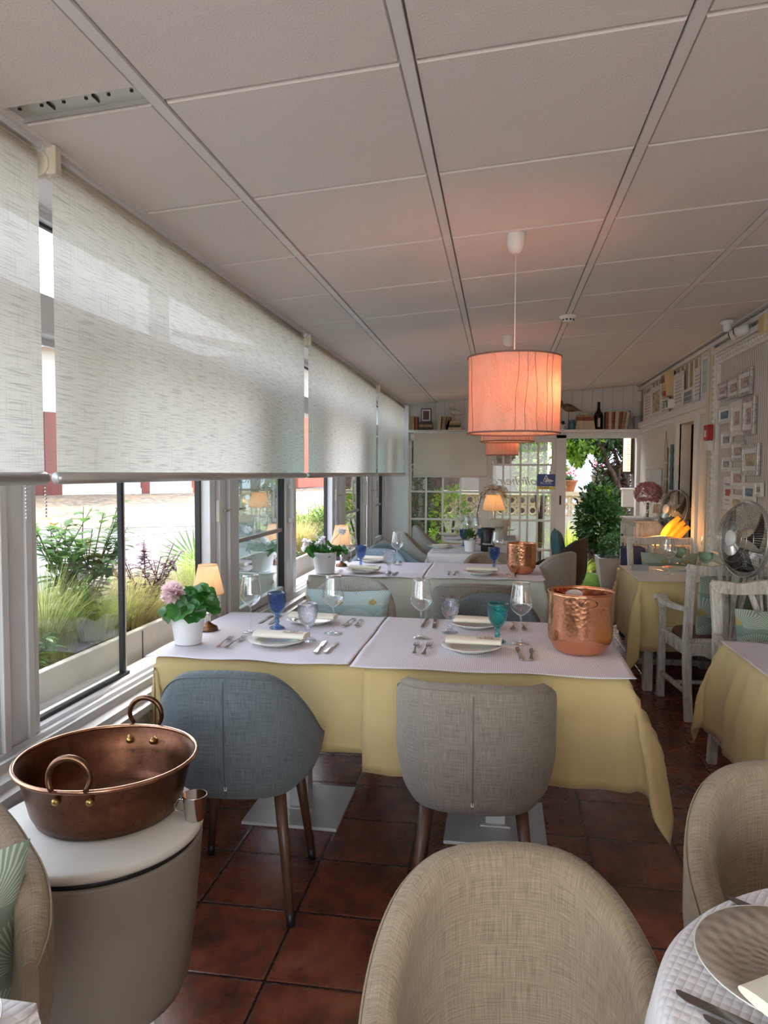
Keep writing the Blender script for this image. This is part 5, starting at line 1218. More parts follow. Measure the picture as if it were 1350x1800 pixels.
lv = [(-.075, -.02, .135, -.5, -.6, .6, .04), (-.045, -.05, .12, -.4, -.8, .5, .035), (-.06, .03, .15, -.4, .2, .9, .036), (.0, -.06, .145, 0, -.75, .65, .055), (.045, -.045, .135, .3, -.8, .5, .05), (.075, -.01, .17, .5, -.4, .8, .05), (.03, .02, .205, .1, -.25, 1, .052), (.075, .02, .20, .6, 0, .8, .042), (.10, .0, .15, .7, -.5, .5, .04), (-.01, .05, .19, -.1, .4, .9, .045), (.06, .06, .17, .4, .5, .8, .045), (-.02, 0, .17, -.2, -.5, .9, .04), (.03, -.02, .165, .1, -.6, .8, .05)]
geranium('pink geranium in a white ribbed pot on the front table', (c.x, c.y+.02, ZT), .066, .122, lv, [(-.055, -.02, .205, .052, 110)], 'petalpink', seed=3)
c = at(569, 1008, Z=ZT)
lv2 = [(rs.uniform(-.09, .11), rs.uniform(-.06, .08), rs.uniform(.13, .19), rs.uniform(-.6, .6), rs.uniform(-.9, .2), .8, rs.uniform(.03, .048)) for _ in range(17)]
gr = geranium('white-flowered geranium in a white ribbed pot on the second table', (c.x, c.y+.03, ZT), .082, .145, lv2, [(-.12, -.02, .215, .04, 30), (-.02, .0, .225, .035, 22), (-.135, -.02, .17, .03, 20), (.115, .02, .29, .035, 24), (-.045, -.02, .20, .025, 16)], 'petalwhite', seed=8)
c = at(826, 969, Z=.7485); t = thing('potted_herb', 'small leafy green herb in a grey-white pot on the third table', 'plant', (c.x, c.y, .7485))
ribbed_pot(t, .055, .10, 'pot'); gl = G()
for k in range(150):
    a = rnd(0, 2*pi); b = rnd(0, 1.4); d = Vector((cos(a)*cos(b), sin(a)*cos(b), sin(b))); leafgeo(gl, Vector((0, 0, .10))+d*rnd(.03, .085), d, Vector((0, 0, 1)), rnd(.025, .045), .026, .3, 2)
gl.obj('foliage', 'leafmid', t)
c = at(857, 970, Z=.7485); t = thing('wine_cooler', 'black cylindrical bottle cooler on the third table', 'wine cooler', (c.x, c.y+.05, .7485))
G().lathe([(0, 0), (.058, 0), (.062, .004), (.064, .205), (.060, .208), (.056, .20), (.055, .02), (0, .02)], 32).obj('body', 'black', t); text('Molinheiro', .022, 'greymetal', 'lettering', t, (0, -.0655, .07), (R(90), 0, 0), .3)
# lamps with pleated shades
def table_lamp(label, loc, h_, rt, rb, sh_, watt, drops=True):
    t = thing('table_lamp', label, 'lamp', loc)
    zb = h_-sh_
    G().lathe([(0, 0), (.042, 0), (.043, .005), (.036, .010), (.040, .014), (.024, .022), (.012, .030), (.010, .036), (.0, .036)], 28, mod=lambda a, j, z: 1+.05*cos(10*a)).obj('base', 'bronze', t)
    G().lathe([(0, .03), (.010, .036), (.006, .05), (.011, .06), (.013, .075), (.006, .09), (.005, zb+.02), (0, zb+.02)], 16).obj('stem', 'steel' if drops else 'china', t)
    def fn(u, v): a = 2*pi*u; r = rb+(rt-rb)*v; r *= 1+.03*cos(44*a); return Vector((r*cos(a), r*sin(a), zb+sh_*v))
    s_ = G().grid(fn, 240, 3, cu=True).obj('lamp_shade', 'pleat', t)
    for r, z in ((rt, h_), (rb, zb)): G().tube([(r*cos(2*pi*k/40), r*sin(2*pi*k/40), z) for k in range(40)], .0022, 5, closed=True).obj('shade_trim', 'pleat', s_)
    G().ball((0, 0, zb+sh_*.45), .013, rz=.02).obj('bulb', emis('bulb_glow_'+str(int(watt*10)), (1, .55, .25), 2.5), t)
    if drops:
        g = G()
        for k in range(7):
            a = 2*pi*k/7; r = rb*.72; g.tube([(0, 0, zb+.012), (r*.6*cos(a), r*.6*sin(a), zb+.02), (r*cos(a), r*sin(a), zb-.002)], .0012, 5)
        g.obj('drop_arms', 'steel', t)
        for k in range(7):
            a = 2*pi*k/7; r = rb*.72; c_ = (r*cos(a), r*sin(a), 0)
            g = G().lathe([(0, zb-.052), (.006, zb-.046), (.0085, zb-.036), (.005, zb-.022), (0, zb-.016)], 6, c=c_, smooth=False).lathe([(0, zb-.014), (.004, zb-.010), (0, zb-.006)], 6, c=c_, smooth=False)
            g.obj('crystal_drop', 'crystal', t)
    lamp('POINT', 'bulb_light', (0, 0, zb+sh_*.45), watt, (1, .52, .22), t, shadow_soft_size=.02); return t
c = at(370, 1107, Z=ZT); table_lamp('small lamp with glowing pleated shade and crystal drops behind the pink geranium', (c.x-.01, c.y, ZT), .285, .040, .068, .125, .16)
c = at(584, 1000, Z=ZT); table_lamp('small lamp with pleated shade behind the white geranium', (c.x+.03, 5.25, ZT), .30, .045, .078, .14, .14)
c = at(866, 950, Z=.7485); table_lamp('glowing pleated lamp on the farthest table', (c.x, 8.1, .7485), .46, .075, .125, .17, .8, False)
# copper coolers
def cooler(label, px, py, r, h_, z, side=True, slot=True):
    c = at(px, py, Z=z); t = thing('copper_wine_cooler', label, 'wine cooler', (c.x, c.y+r*.82, z))
    def rad(zz): k = zz/h_; return r*(.80+.20*ss(0, .28, k)) if k < .28 else r*(1.0+.03*(k-.28))
    n_ = 30; wall = .003
    out = [(0, 0), (r*.55, .0), (r*.72, .004), (r*.80, .012)]+[(rad(.016+(h_-.016)*i/n_), .016+(h_-.016)*i/n_) for i in range(1, n_+1)]
    inn = [(a-wall, b) for a, b in out[::-1] if b > .012]+[(0, .008)]
    G().lathe(out+inn, 64).obj('body', 'copper', t)
    G().tube([(rad(h_)*cos(2*pi*k/64), rad(h_)*sin(2*pi*k/64), h_) for k in range(64)], .003, 6, closed=True).obj('rolled_rim', 'copper', t)
    if slot:
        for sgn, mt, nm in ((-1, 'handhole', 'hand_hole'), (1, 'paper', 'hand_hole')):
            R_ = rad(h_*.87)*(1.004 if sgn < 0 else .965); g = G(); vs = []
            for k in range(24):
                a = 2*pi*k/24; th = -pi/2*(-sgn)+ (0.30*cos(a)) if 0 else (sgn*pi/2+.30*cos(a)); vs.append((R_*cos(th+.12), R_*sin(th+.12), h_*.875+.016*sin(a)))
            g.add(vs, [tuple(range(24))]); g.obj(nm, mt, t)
    return t
cooler('large hammered copper wine cooler on the right end of the front table', 1024, 1156, .122, .235, .7575)
cooler('small hammered copper wine cooler on the second table', 917, 1010, .098, .205, .7575, slot=False)
# farthest table: ice pails, orchid, white flowers
c = at(878, 950, Z=.7485); t = thing('ice_pail', 'white champagne pail behind the black cooler on the farthest table', 'ice pail', (c.x, 7.85, .7485))
G().lathe([(0, 0), (.075, 0), (.10, .20), (.105, .205), (.10, .21), (.095, .20), (.07, .01), (0, .01)], 36).obj('body', 'cream', t); text('MOËT', .035, 'black', 'lettering', t, (0, -.093, .12), (R(97), 0, 0))
for e in (-1, 1): G().tube([(e*.10, 0, .19), (e*.115, 0, .18), (e*.112, 0, .14), (e*.094, 0, .14)], .005, 8).obj('handle', 'cream', t)
t = thing('flower_vase', 'glass vase of tiny white flowers on the farthest table', 'vase', (-.33, 7.9, .7485))
G().lathe([(0, 0), (.05, 0), (.07, .10), (.055, .15), (.06, .17)], 24).obj('vase', 'wineglass', t); gf = G(); gs = G()
for k in range(110):
    p = Vector((rnd(-.16, .13), rnd(-.1, .1), rnd(.2, .38))); gf.ball(p, .007, n=5, m=3)
    if k % 3 == 0: gs.tube([(0, 0, .03), p*.6+Vector((0, 0, .03)), p], .001, 4)
gs.obj('stems', 'stem', t); gf.obj('flowers', 'petalwhite', t)
t = thing('orchid', 'dried cream branch arching over the lamp of the farthest table', 'plant', (-.23, 8.28, .7485)); gs = G(); gf = G()
G().lathe([(0, 0), (.04, 0), (.055, .10), (.05, .11), (0, .10)], 20).obj('pot', 'cream', t)
pth = [(0, 0, .08), (-.02, 0, .25), (.02, 0, .42), (.12, 0, .52), (.24, 0, .50), (.30, 0, .42)]; gs.tube(pth, .005, 6); gs.tube([(-.01, 0, .3), (-.10, 0, .40), (-.16, 0, .38)], .003, 5)
for k in range(70):
    i = rnd(2, 4.99); a_ = Vector(pth[int(i)]).lerp(Vector(pth[int(i)+1]), i % 1); leafgeo(gf, a_+Vector((rnd(-.02, .02), rnd(-.04, .04), rnd(-.01, .05))), Vector((rnd(-1, 1), rnd(-1, 1), rnd(-.6, 1))), Vector((0, 0, 1)), rnd(.05, .08), .035, .5, 3)
gs.obj('stem', 'bark', t); gf.obj('flowers', leafm('dried_petal', (.55, .45, .33), (.70, .62, .48), .3), t)
tag(G().box(-.07, .07, -.02, .02, 0, .045).obj('menu_block', 'concrete', None, (.10, 7.75, .7485), bevel=.002), 'dark grey card block at the front of the farthest table', 'card holder')

# ================================================================== SIDE TABLE, BASIN, JIGGER
t = thing('drinks_side_table', 'white drum-shaped cool-box table with a black band in the foreground', 'side table', (-.955, 1.605, 0))
rr = .248; G().lathe([(0, .575), (rr, .575), (rr+.003, .582), (rr+.003, .594), (rr-.003, .60), (0, .60)], 72).obj('lid', 'cream' if 0 else 'offwhite', t)
G().lathe([(0, .555), (rr-.008, .555), (rr-.008, .578), (0, .578)], 64).obj('band', 'black', t)
G().lathe([(0, .16), (rr*.70, .16), (rr*.80, .175), (rr*.86, .21), (rr*.93, .36), (rr, .555), (rr-.002, .560), (0, .560)], 72).obj('body', plain('greige_plastic', (.24, .205, .17), .4, var=.01), t)
for k in range(3):
    a = R(-20+120*k); a_ = Vector((rr*.62*cos(a), rr*.62*sin(a), .22)); b_ = Vector((rr*.86*cos(a), rr*.86*sin(a), 0)); G().tube([a_, b_], [.03, .016], 4, smooth=False).obj('leg', 'offwhite', t, bevel=.004)
t = thing('copper_basin', 'large old copper preserving pan with two loop handles on the white side table', 'basin', (-.955, 1.655, .60))
pf = [(0, 0), (.150, 0), (.168, .006), (.180, .03), (.193, .085), (.203, .125), (.212, .138), (.218, .141), (.218, .137)]
inn = [(.210, .134), (.200, .123), (.190, .083), (.177, .03), (.165, .010), (0, .006)]
G().lathe(pf[:-1]+inn, 80).obj('body', 'oldcopper', t)
G().tube([(.214*cos(2*pi*k/80), .214*sin(2*pi*k/80), .1385) for k in range(80)], .0055, 8, closed=True).obj('rolled_rim', plain('worn_copper_rim', (.46, .25, .16), .25, 1, var=.2, scale=20), t)
for (px, py) in ((247, 1283), (125, 1392)):
    q = at(px, py, Z=.738); d = Vector((q.x+.955, q.y-1.655, 0)).normalized(); s_ = Vector((-d.y, d.x, 0)); c0 = d*.212
    pts = []
    for k in range(21):
        a = R(-38+256*k/20); pts.append(c0+s_*(.046*cos(a))+Vector((0, 0, .172+.046*sin(a)))+d*(.004+.010*(sin(a) < 0)*abs(sin(a))))
    h_ = G().tube(pts, [.0055+.002*sin(pi*k/20) for k in range(21)], 10).obj('handle', 'bronze', t)
    for e in (-1, 1):
        r_ = G().ball(d*.200+s_*(.038*e)+Vector((0, 0, .112)), .0095, M_=None); r_.ball(d*.186+s_*(.033*e)+Vector((0, 0, .108)), .010); r_.obj('rivet', 'brass', h_)
c = at(337, 1446, Z=.60); t = thing('spirit_measure', 'small steel measuring cup with wire handle on the white side table', 'measure', (c.x, c.y+.018, .60))
G().lathe([(0, 0), (.020, 0), (.023, .003), (.029, .060), (.0305, .062), (.0285, .062), (.022, .006), (0, .005)], 40).obj('cup', 'steel', t)
G().tube([(-.028, -.004, .050), (-.040, -.006, .050), (-.050, -.007, .036), (-.046, -.007, .022), (-.028, -.004, .020)], .0014, 6).obj('handle', 'steel', t); G().ball((-.029, -.005, .050), .004).obj('rivet', 'steel', t)

# ================================================================== PENDANTS, CEILING FITTINGS
def pendant(label, y, x, zb, watt, seed=0):
    zc = cz(x); t = thing('pendant_lamp', label, 'lamp', (x, y, 0), 0, 'crinkled paper pendants in a row'); r = .174; h_ = .287
    G().lathe([(.001, zc-.075), (.012, zc-.075), (.026, zc-.066), (.034, zc-.045), (.036, zc-.01), (.038, zc), (.001, zc)], 28).obj('canopy', 'white', t)
    G().cyl((0, 0, zc-.07), (0, 0, zb+h_-.08), .0022, n=6).obj('cord', 'white', t)
    rs = random.Random(seed)
    def fn(u, v):
        a = 2*pi*u; rr_ = r*(1+.006*sin(5*a+3*v)+.004*sin(13*a-7*v)+.012*abs(2*v-1)**6)
        return Vector((rr_*cos(a), rr_*sin(a), zb+h_*v+.003*sin(7*a)*(v > .99)))
    s_ = G().grid(fn, 96, 20, cu=True).obj('lamp_shade', 'shade', t)
    for z in (zb, zb+h_): G().tube([(r*1.015*cos(2*pi*k/64), r*1.015*sin(2*pi*k/64), z) for k in range(64)], .0035, 5, closed=True).obj('shade_hoop', 'shaderim', s_)
    for k in range(11):
        a0 = R([-150, -90, -78, -62, -48, -38, 10, 60, 110, 150, 190][k]); sl = rs.uniform(-.12, .12); pts = []
        for i in range(13):
            v = i/12; a = a0+sl*v+.015*sin(9*v+k); p = fn((a/(2*pi)) % 1, v); pts.append(p+Vector((cos(a), sin(a), 0))*.0015)
        G().tube(pts, .0012, 4).obj('shade_wire', 'shaderim', s_)
    g = G(); [g.cyl((0, 0, zb+h_-.012), (r*cos(R(a)), r*sin(R(a)), zb+h_-.004), .002, n=5) for a in (30, 150, 270)]; g.obj('spider', 'white', t)
    G().lathe([(0, zb+h_-.09), (.018, zb+h_-.085), (.018, zb+h_-.03), (0, zb+h_-.02)], 14).obj('lamp_holder', 'white', t)
    G().ball((0.0, 0, zb+h_-.125), .032).obj('bulb', 'bulb', t)
    lamp('POINT', 'bulb_light', (.095, -.045, zb+h_-.13), watt, (1, .38, .20), t, shadow_soft_size=.035); return t
M['bulb'] = emis('warm_bulb', (1, .42, .18), 2.5)
x_ = .048
pendant('nearest crinkled pink-orange drum pendant, hanging in the middle of the room', 2.87, x_, 1.598, 1.5, 1); pendant('second drum pendant, mostly hidden behind the nearest one', 4.95, x_-.005, 1.655, .9, 2); pendant('third and farthest drum pendant in the row', 8.0, x_-.03, 1.64, .7, 3)
q = at(1004, 548, Z=2.40); t = thing('smoke_detector', 'round white smoke detector on the ceiling', 'smoke detector', (.385, q.y, cz(.385)))
G().lathe([(0, -.038), (.028, -.038), (.034, -.034), (.036, -.022), (.048, -.018), (.053, -.006), (.053, 0), (0, 0)], 32).obj('housing', 'white', t)
for k in range(10): a = 2*pi*k/10; G().box(-.006, .006, -.001, .001, -.033, -.024).obj('vent', 'black', t, (.0355*cos(a), .0355*sin(a), 0), (0, 0, a+pi/2))

# ================================================================== SHELF DISPLAY
ZS = 1.955; YS = 8.80
def sx(px): return at(px, 745, Y=YS).x
def book(label, px, w_, h_, mat, lay=False, tilt=0, z=ZS, l_=.12, grp='old books on the shelf', dy=0, rz=0):
    t = thing('book', label, 'book', (sx(px), YS+dy, z), rz, grp)
    a, b, c_ = (w_, l_, h_) if not lay else (h_, l_, w_)
    G().box(-a/2+.003, a/2-.003, -b/2+.003, b/2-.003, .003, c_-.003).obj('page_block', 'pages', t)
    g = G()
    if lay: g.box(-a/2, a/2, -b/2, b/2, 0, .003).box(-a/2, a/2, -b/2, b/2, c_-.003, c_).box(-a/2, a/2, -b/2, -b/2+.003, .003, c_-.003)
    else: g.box(-a/2, -a/2+.003, -b/2, b/2, 0, c_).box(a/2-.003, a/2, -b/2, b/2, 0, c_).box(-a/2+.003, a/2-.003, -b/2, -b/2+.003, 0, c_)
    g.obj('cover', mat, t)
    if tilt: t.rotation_euler = (0, R(tilt), rz)
    return t
book('brown book upright at the left end of the shelf', 726, .045, .165, 'book1'); book('thin dark book beside the first brown one at the left end of the shelf', 733, .03, .16, 'book4')
book('dark book lying at the bottom under the framed photo', 749, .035, .17, 'book2', True); book('brown book lying in the middle under the framed photo', 749, .03, .165, 'book1', True, z=ZS+.035); book('dark book lying directly under the framed photo', 749, .03, .15, 'book2', True, z=ZS+.065)
book('tan book leaning right of the framed photo', 772, .036, .165, 'book3', tilt=5); book('brown book leaning against the tan one beside the gull', 779, .030, .165, 'book1', tilt=9); book('second brown leaning book, nearest the gull', 786, .032, .16, 'book4', tilt=12)
book('cream book lying lowest under the gull', 797, .03, .20, 'book3', True); book('dark book lying second under the gull', 797, .028, .17, 'book2', True, z=ZS+.03); book('tan book lying third under the gull', 798, .026, .16, 'book1', True, z=ZS+.058); book('cream book lying on top under the gull', 798, .02, .15, 'book3', True, z=ZS+.084)
t = thing('framed_photo', 'small black-framed dark photo standing on the shelf books', 'picture', (sx(749), YS, ZS+.0955))
G().box(-.062, .062, -.008, .008, 0, .165).box(0, 0, 0, 0, 0, 0).obj('frame', 'black', t); G().box(-.052, .052, -.010, -.008, .012, .153).obj('mount', 'paper', t); G().box(-.036, .036, -.0115, -.010, .03, .135).obj('photo', 'photo_maroon', t)
def bird(label, px, body, mat, zb, bill, hd=1, post=.12, base=True):
    t = thing('carved_bird', label, 'bird figure', (sx(px), YS, zb))
    if base: G().lathe([(0, 0), (.028, 0), (.028, .010), (0, .010)], 20).obj('base', 'gullw' if mat == 'gullw' else 'black', t)
    G().cyl((0, 0, .008), (0, 0, post+.02), .0035, n=8).obj('post', 'gullw' if mat == 'gullw' else 'black', t)
    L_, hh = body; g = G()
    prof = [(-.42, .0, .10), (-.36, .35, .20), (-.2, .9, .1), (0, 1, 0), (.2, .85, -.15), (.4, .45, -.35), (.62, .10, -.62), (.7, .02, -.7)]
    def fn(u, v):
        k = v*(len(prof)-1); i = min(int(k), len(prof)-2); f_ = k-i; x, r, zz = [prof[i][j]*(1-f_)+prof[i+1][j]*f_ for j in range(3)]
        a = 2*pi*u; return Vector((x*L_*hd, r*hh*.4*cos(a), post+.02+zz*hh*.6+r*hh*.5*sin(a)))
    g.grid(fn, 16, 21, cu=True); g.ball((-.43*L_*hd, 0, post+.02+hh*.62), hh*.27, n=12, m=8); g.tube([(-.36*L_*hd, 0, post+.02+hh*.15), (-.42*L_*hd, 0, post+.02+hh*.55)], [hh*.30, hh*.2], 10); g.obj('body', mat, t)
    G().tube([(-.48*L_*hd, 0, post+.02+hh*.64), (-.48*L_*hd-bill*hd*.5, 0, post+.02+hh*.58), (-.48*L_*hd-bill*hd, 0, post+.02+hh*(.58-bill*2))], [.005, .0035, .0015], 6).obj('bill', 'black', t)
    for e in (-1, 1): G().ball((-.46*L_*hd, e*hh*.24, post+.02+hh*.66), .003, n=6, m=4).obj('eye', 'black', t)
    return t
bird('cream painted gull figure on a thin post above the lying books', 799, (.16, .07), 'gullw', ZS+.104, .02, post=.09)
bird('dark wooden wading bird with a long bill on a tall stand', 999.5, (.21, .095), 'gullb', ZS, .07, post=.235)
t = thing('security_camera', 'small white indoor camera with a black round face on the shelf', 'camera', (sx(988), YS, ZS)); G().lathe([(0, 0), (.038, 0), (.04, .006), (.036, .035), (0, .035)], 24).obj('base', 'white', t); G().ball((0, 0, .072), .040, n=20, m=14).obj('head', 'white', t); G().ball((.004, -.020, .076), .026, n=18, m=10).obj('lens', 'blackgloss', t)
t = thing('tin_can', 'blue patterned tin on the shelf beside the wading bird', 'tin', (sx(1005.5), YS, ZS)); G().lathe([(0, 0), (.036, 0), (.036, .105), (0, .105)], 28).obj('body', 'can', t); G().lathe([(0, .105), (.038, .105), (.038, .113), (0, .113)], 28).obj('lid', 'steel', t)
for i, (hh, w_, m_, lb) in enumerate([(.03, .22, 'book3', 'lowest'), (.034, .21, 'book3', 'second'), (.034, .20, 'book3', 'third'), (.045, .19, 'book4', 'fourth'), (.018, .185, 'book1', 'topmost')]):
    book('%s of the stacked books between the tin and the dark bottle' % lb, 1028, hh, w_, m_, True, z=ZS+[0, .03, .064, .098, .143][i])
t = thing('shell', 'pale shell resting on top of the stacked books', 'shell', (sx(1026), YS, ZS+.161)); g = G(); g.ball((0, 0, .022), .06, .04, .026, n=16, m=8); g.obj('shell_body', 'gullw', t); G().ball((.045, 0, .032), .02).obj('shell_tip', 'gullw', t)
t = thing('wine_bottle', 'dark wine bottle standing on the shelf', 'bottle', (sx(1052), YS, ZS)); G().lathe([(0, 0), (.046, 0), (.05, .006), (.05, .16), (.044, .19), (.024, .215), (.017, .24), (.016, .315), (0, .315)], 32).obj('bottle_body', 'blackgloss', t); G().lathe([(.0168, .245), (.0175, .246), (.0175, .318), (0, .319)], 20).obj('capsule', 'black', t)
G().grid(lambda u, v: Vector((.0508*sin(-.25+.5*u), -.0508*cos(-.25+.5*u), .03+.10*v)), 6, 2).obj('label_patch', 'gullw', t)
for i, (px, w_, hh, tl, m_, lb) in enumerate([(1066, .035, .20, 0, 'book4', 'first red-brown book right of the bottle'), (1070.8, .034, .20, 0, 'book3', 'second book right of the bottle, cream'), (1075.5, .028, .198, 0, 'book4', 'third book right of the bottle, red-brown'), (1082, .04, .205, 3, 'book3', 'fourth book right of the bottle, tilted cream'), (1088, .03, .20, 3, 'book4', 'fifth book right of the bottle'), (1093, .03, .20, 6, 'book1', 'sixth book right of the bottle'), (1098, .03, .195, 9, 'book3', 'last leaning book before the grey cone')]):
    book(lb+' on the shelf', px, w_, hh, m_, tilt=tl)
t = thing('cone_ornament', 'grey cone-shaped ornament on the shelf', 'ornament', (sx(1107), YS, ZS)); G().lathe([(0, 0), (.06, 0), (.058, .01), (.02, .14), (.012, .18), (.012, .195), (0, .2)], 24).obj('cone', 'concrete', t); G().ball((0, 0, .205), .012).obj('tip', 'concrete', t)
t = thing('jug', 'squat grey metal jug at the right end of the shelf', 'jug', (sx(1121.5), YS, ZS)); G().lathe([(0, 0), (.05, 0), (.055, .01), (.052, .13), (.056, .15), (.05, .15), (.048, .01), (0, .01)], 28).obj('body', 'concrete', t); G().tube([(-.05, 0, .12), (-.075, 0, .11), (-.075, 0, .05), (-.052, 0, .04)], .006, 8).obj('handle', 'concrete', t)
t = thing('motion_sensor', 'white motion sensor high in the right corner above the shelf', 'sensor', (at(1126, 700, Y=8.86).x-.02, 8.87, at(1126, 706, Y=8.86).z)); G().box(-.03, .03, -.03, .03, 0, .12).obj('housing', 'white', t, bevel=.008); G().cyl((0, 0, -.35), (0, 0, 0), .010).obj('conduit', 'white', t)

# ================================================================== RIGHT WALL OBJECTS
XF = XR-.004
def wrect(px0, py0, px1, py1, X=XF): a, b = at(px0, py0, X=X), at(px1, py1, X=X); return min(a.y, b.y), max(a.y, b.y), min(a.z, b.z), max(a.z, b.z)
def frame(label, y0, y1, z0, z1, fm, pm, mat_w=.3, depth=.022, fw=.12, name='framed_picture', x=None, group=None, mount='paper', lean=0):
    x = XF if x is None else x; t = thing(name, label, 'picture', (x, (y0+y1)/2, z0), 0, group); hw = (y1-y0)/2; hh = z1-z0; f_ = min(hw*2, hh)*fw
    g = G().box(-depth, 0, -hw, -hw+f_, 0, hh).box(-depth, 0, hw-f_, hw, 0, hh).box(-depth, 0, -hw+f_, hw-f_, 0, f_).box(-depth, 0, -hw+f_, hw-f_, hh-f_, hh); g.obj('frame', fm, t, bevel=.003)
    G().box(-depth*.6, -.001, -hw+f_, hw-f_, f_, hh-f_).obj('mount', mount, t)
    m_ = min(hw*2, hh)*mat_w*.5
    if pm: G().box(-depth*.6-.0015, -depth*.6, -hw+f_+m_, hw-f_-m_, f_+m_, hh-f_-m_).obj('image', pm, t)
    return t
# the big moulded panel with ticking stripe
ya, yb = 4.30, 5.74; z0_, z1_ = .78, 2.27
t = thing('wall_panel', 'tall striped panel in a carved white moulding that carries the small frames', 'panel', (XR, 0, 0))
G().box(-.012, -.001, ya, yb, z0_, z1_).obj('striped_board', 'ticking', t)
g = G()
for (y0, y1, z0, z1) in ((ya-.06, ya+.02, z0_-.05, z1_+.06), (yb-.02, yb+.06, z0_-.05, z1_+.06)): g.box(-.040, -.001, y0, y1, z0, z1).box(-.050, -.001, y0+.025, y1-.025, z0, z1)
g.box(-.040, -.001, ya+.02, yb-.02, z1_-.02, z1_+.06).box(-.055, -.001, ya-.08, yb+.08, z1_+.06, z1_+.10).box(-.040, -.001, ya+.02, yb-.02, z0_-.05, z0_+.02).box(-.045, -.001, ya+.02, yb-.02, z0_+.08, z0_+.10); g.obj('moulding', 'framewhite', t, bevel=.008)
g = G()
for k in range(34):
    for y in (yb+.02, ya-.02): g.ball((-.047, y, z0_+.0+k*.044), .013, .016, .02, n=6, m=4)
for k in range(26): g.ball((-.043, ya+.05+k*.054, z1_+.02), .012, .022, .016, n=6, m=4)
g.obj('carved_beading', 'framewhite', t)
XP = XR-.016
fr = [(1266, 669, 1281, 703, 'silver', 'photo_pink', 'small silver frame at the top left of the striped panel'), (1284, 660, 1301, 703, 'silver', 'photo_pink', 'mirror-edged frame second in the top row of the striped panel'), (1303, 646, 1324, 698, 'silver', 'photo_pink', 'mirror-edged frame third in the top row of the striped panel'),
      (1268, 711, 1286, 747, 'framewhite', 'photo_blue', 'white frame with blue picture in the second row of the striped panel'), (1289, 702, 1308, 768, 'framewhite', 'photo_pink', 'tall white frame with a narrow picture in the second row of the striped panel'), (1310, 695, 1329, 767, 'silver', 'photo_pink', 'double silvered frame at the right of the second row of the striped panel'),
      (1272, 755, 1288, 790, 'framewhite', 'photo_grey', 'white frame with grey photo in the third row of the striped panel'), (1291, 773, 1309, 813, 'silver', 'photo_pink', 'silvered frame with pale pink card in the third row of the striped panel'), (1309, 777, 1336, 838, 'silver', 'photo_sepia', 'large silvered frame with a figure on yellow at the right of the striped panel'),
      (1273, 800, 1287, 831, 'framewhite', 'photo_grey', 'white frame with dark photo in the fourth row of the striped panel'), (1290, 818, 1310, 862, 'framewhite', 'photo_pink', 'white frame with peach picture in the fourth row of the striped panel'), (1311, 845, 1330, 885, 'framewhite', 'photo_blue', 'white frame with a blue note low on the striped panel'), (1332, 845, 1343, 875, 'framewhite', 'photo_pink', 'tiny white frame at the right edge of the striped panel'), (1288, 866, 1308, 900, 'framewhite', 'photo_sepia', 'white frame low on the striped panel above the fan')]
for (a, b, c_, d, fm, pm, lb) in fr:
    y0, y1, z0, z1 = wrect(a, b, c_, d, XP)
    # picture quads run in perspective: use mid heights for top and bottom
    zt_ = (at(a, b+3, X=XP).z+at(c_, b+3, X=XP).z)/2; zb_ = (at(a, d-2, X=XP).z+at(c_, d-2, X=XP).z)/2
    frame(lb, y0, y1, zb_, zt_, fm, pm, .3, .02, .15, x=XP)
y0, y1, z0, z1 = wrect(1273, 838, 1288, 897, XP); t = thing('paper_notice', 'narrow paper notice with a red block pinned low on the striped panel', 'notice', (XP-.001, (y0+y1)/2, z0)); hw = (y1-y0)/2; hh = z1-z0
G().box(-.003, 0, -hw, hw, 0, hh).obj('sheet', 'paper', t); G().box(-.004, -.003, -hw*.6, hw*.5, hh*.42, hh*.62).obj('red_block', 'red', t); G().box(-.004, -.003, -hw*.6, hw*.6, hh*.72, hh*.80).obj('text_lines', 'docblue', t); G().box(-.004, -.003, -hw*.6, hw*.6, hh*.15, hh*.36).obj('text_lines', 'doc', t)
# framed certificates standing on the ledge above the doorway
cert = [(1132, 690, 1143, 745, 'doc', 'silvery certificate frame nearest the far corner on the ledge'), (1133, 675, 1141, 702, 'photo_grey', 'small frame above the cornermost certificate'), (1145, 678, 1160, 733, 'photo_sepia', 'wide white frame with a yellowish notice on the ledge'), (1162, 690, 1173, 725, 'doc', 'grey-lined frame behind the exit light on the ledge'), (1184, 655, 1198, 718, 'doc', 'tall leaning certificate frame right of the beige siren'), (1200, 682, 1216, 712, 'docblue', 'low frame with blue-grey lines on the ledge'), (1219, 645, 1231, 708, 'doc', 'tall price-list frame on the ledge'), (1232, 612, 1249, 700, 'photo_certificate', 'largest pale blue certificate at the near end of the ledge')]
M['photo_certificate'] = stripes('pale_blue_certificate', (.50, .57, .57), (.36, .45, .44), .09, 2, .80)
for i, (a, b, c_, d, pm, lb) in enumerate(cert):
    y0, y1, _, _ = wrect(a, b, c_, d, XR-.03); zb_ = ZL+.001 if i != 1 else ZL+.195; zt_ = (at(a, b, X=XR-.03).z+at(c_, b+2, X=XR-.03).z)/2
    if i == 1: zb_ = max(zb_, ZL+.19)
    zt_ = min(max(zt_, zb_+.08), 2.40)
    frame(lb, y0, y1, zb_, zt_, 'framewhite', pm, .12, .018, .10, x=XR-.012 if i != 1 else XR-.002)
y_, z_ = at(1175, 670, X=XR-.05).y, at(1175, 697, X=XR-.05).z
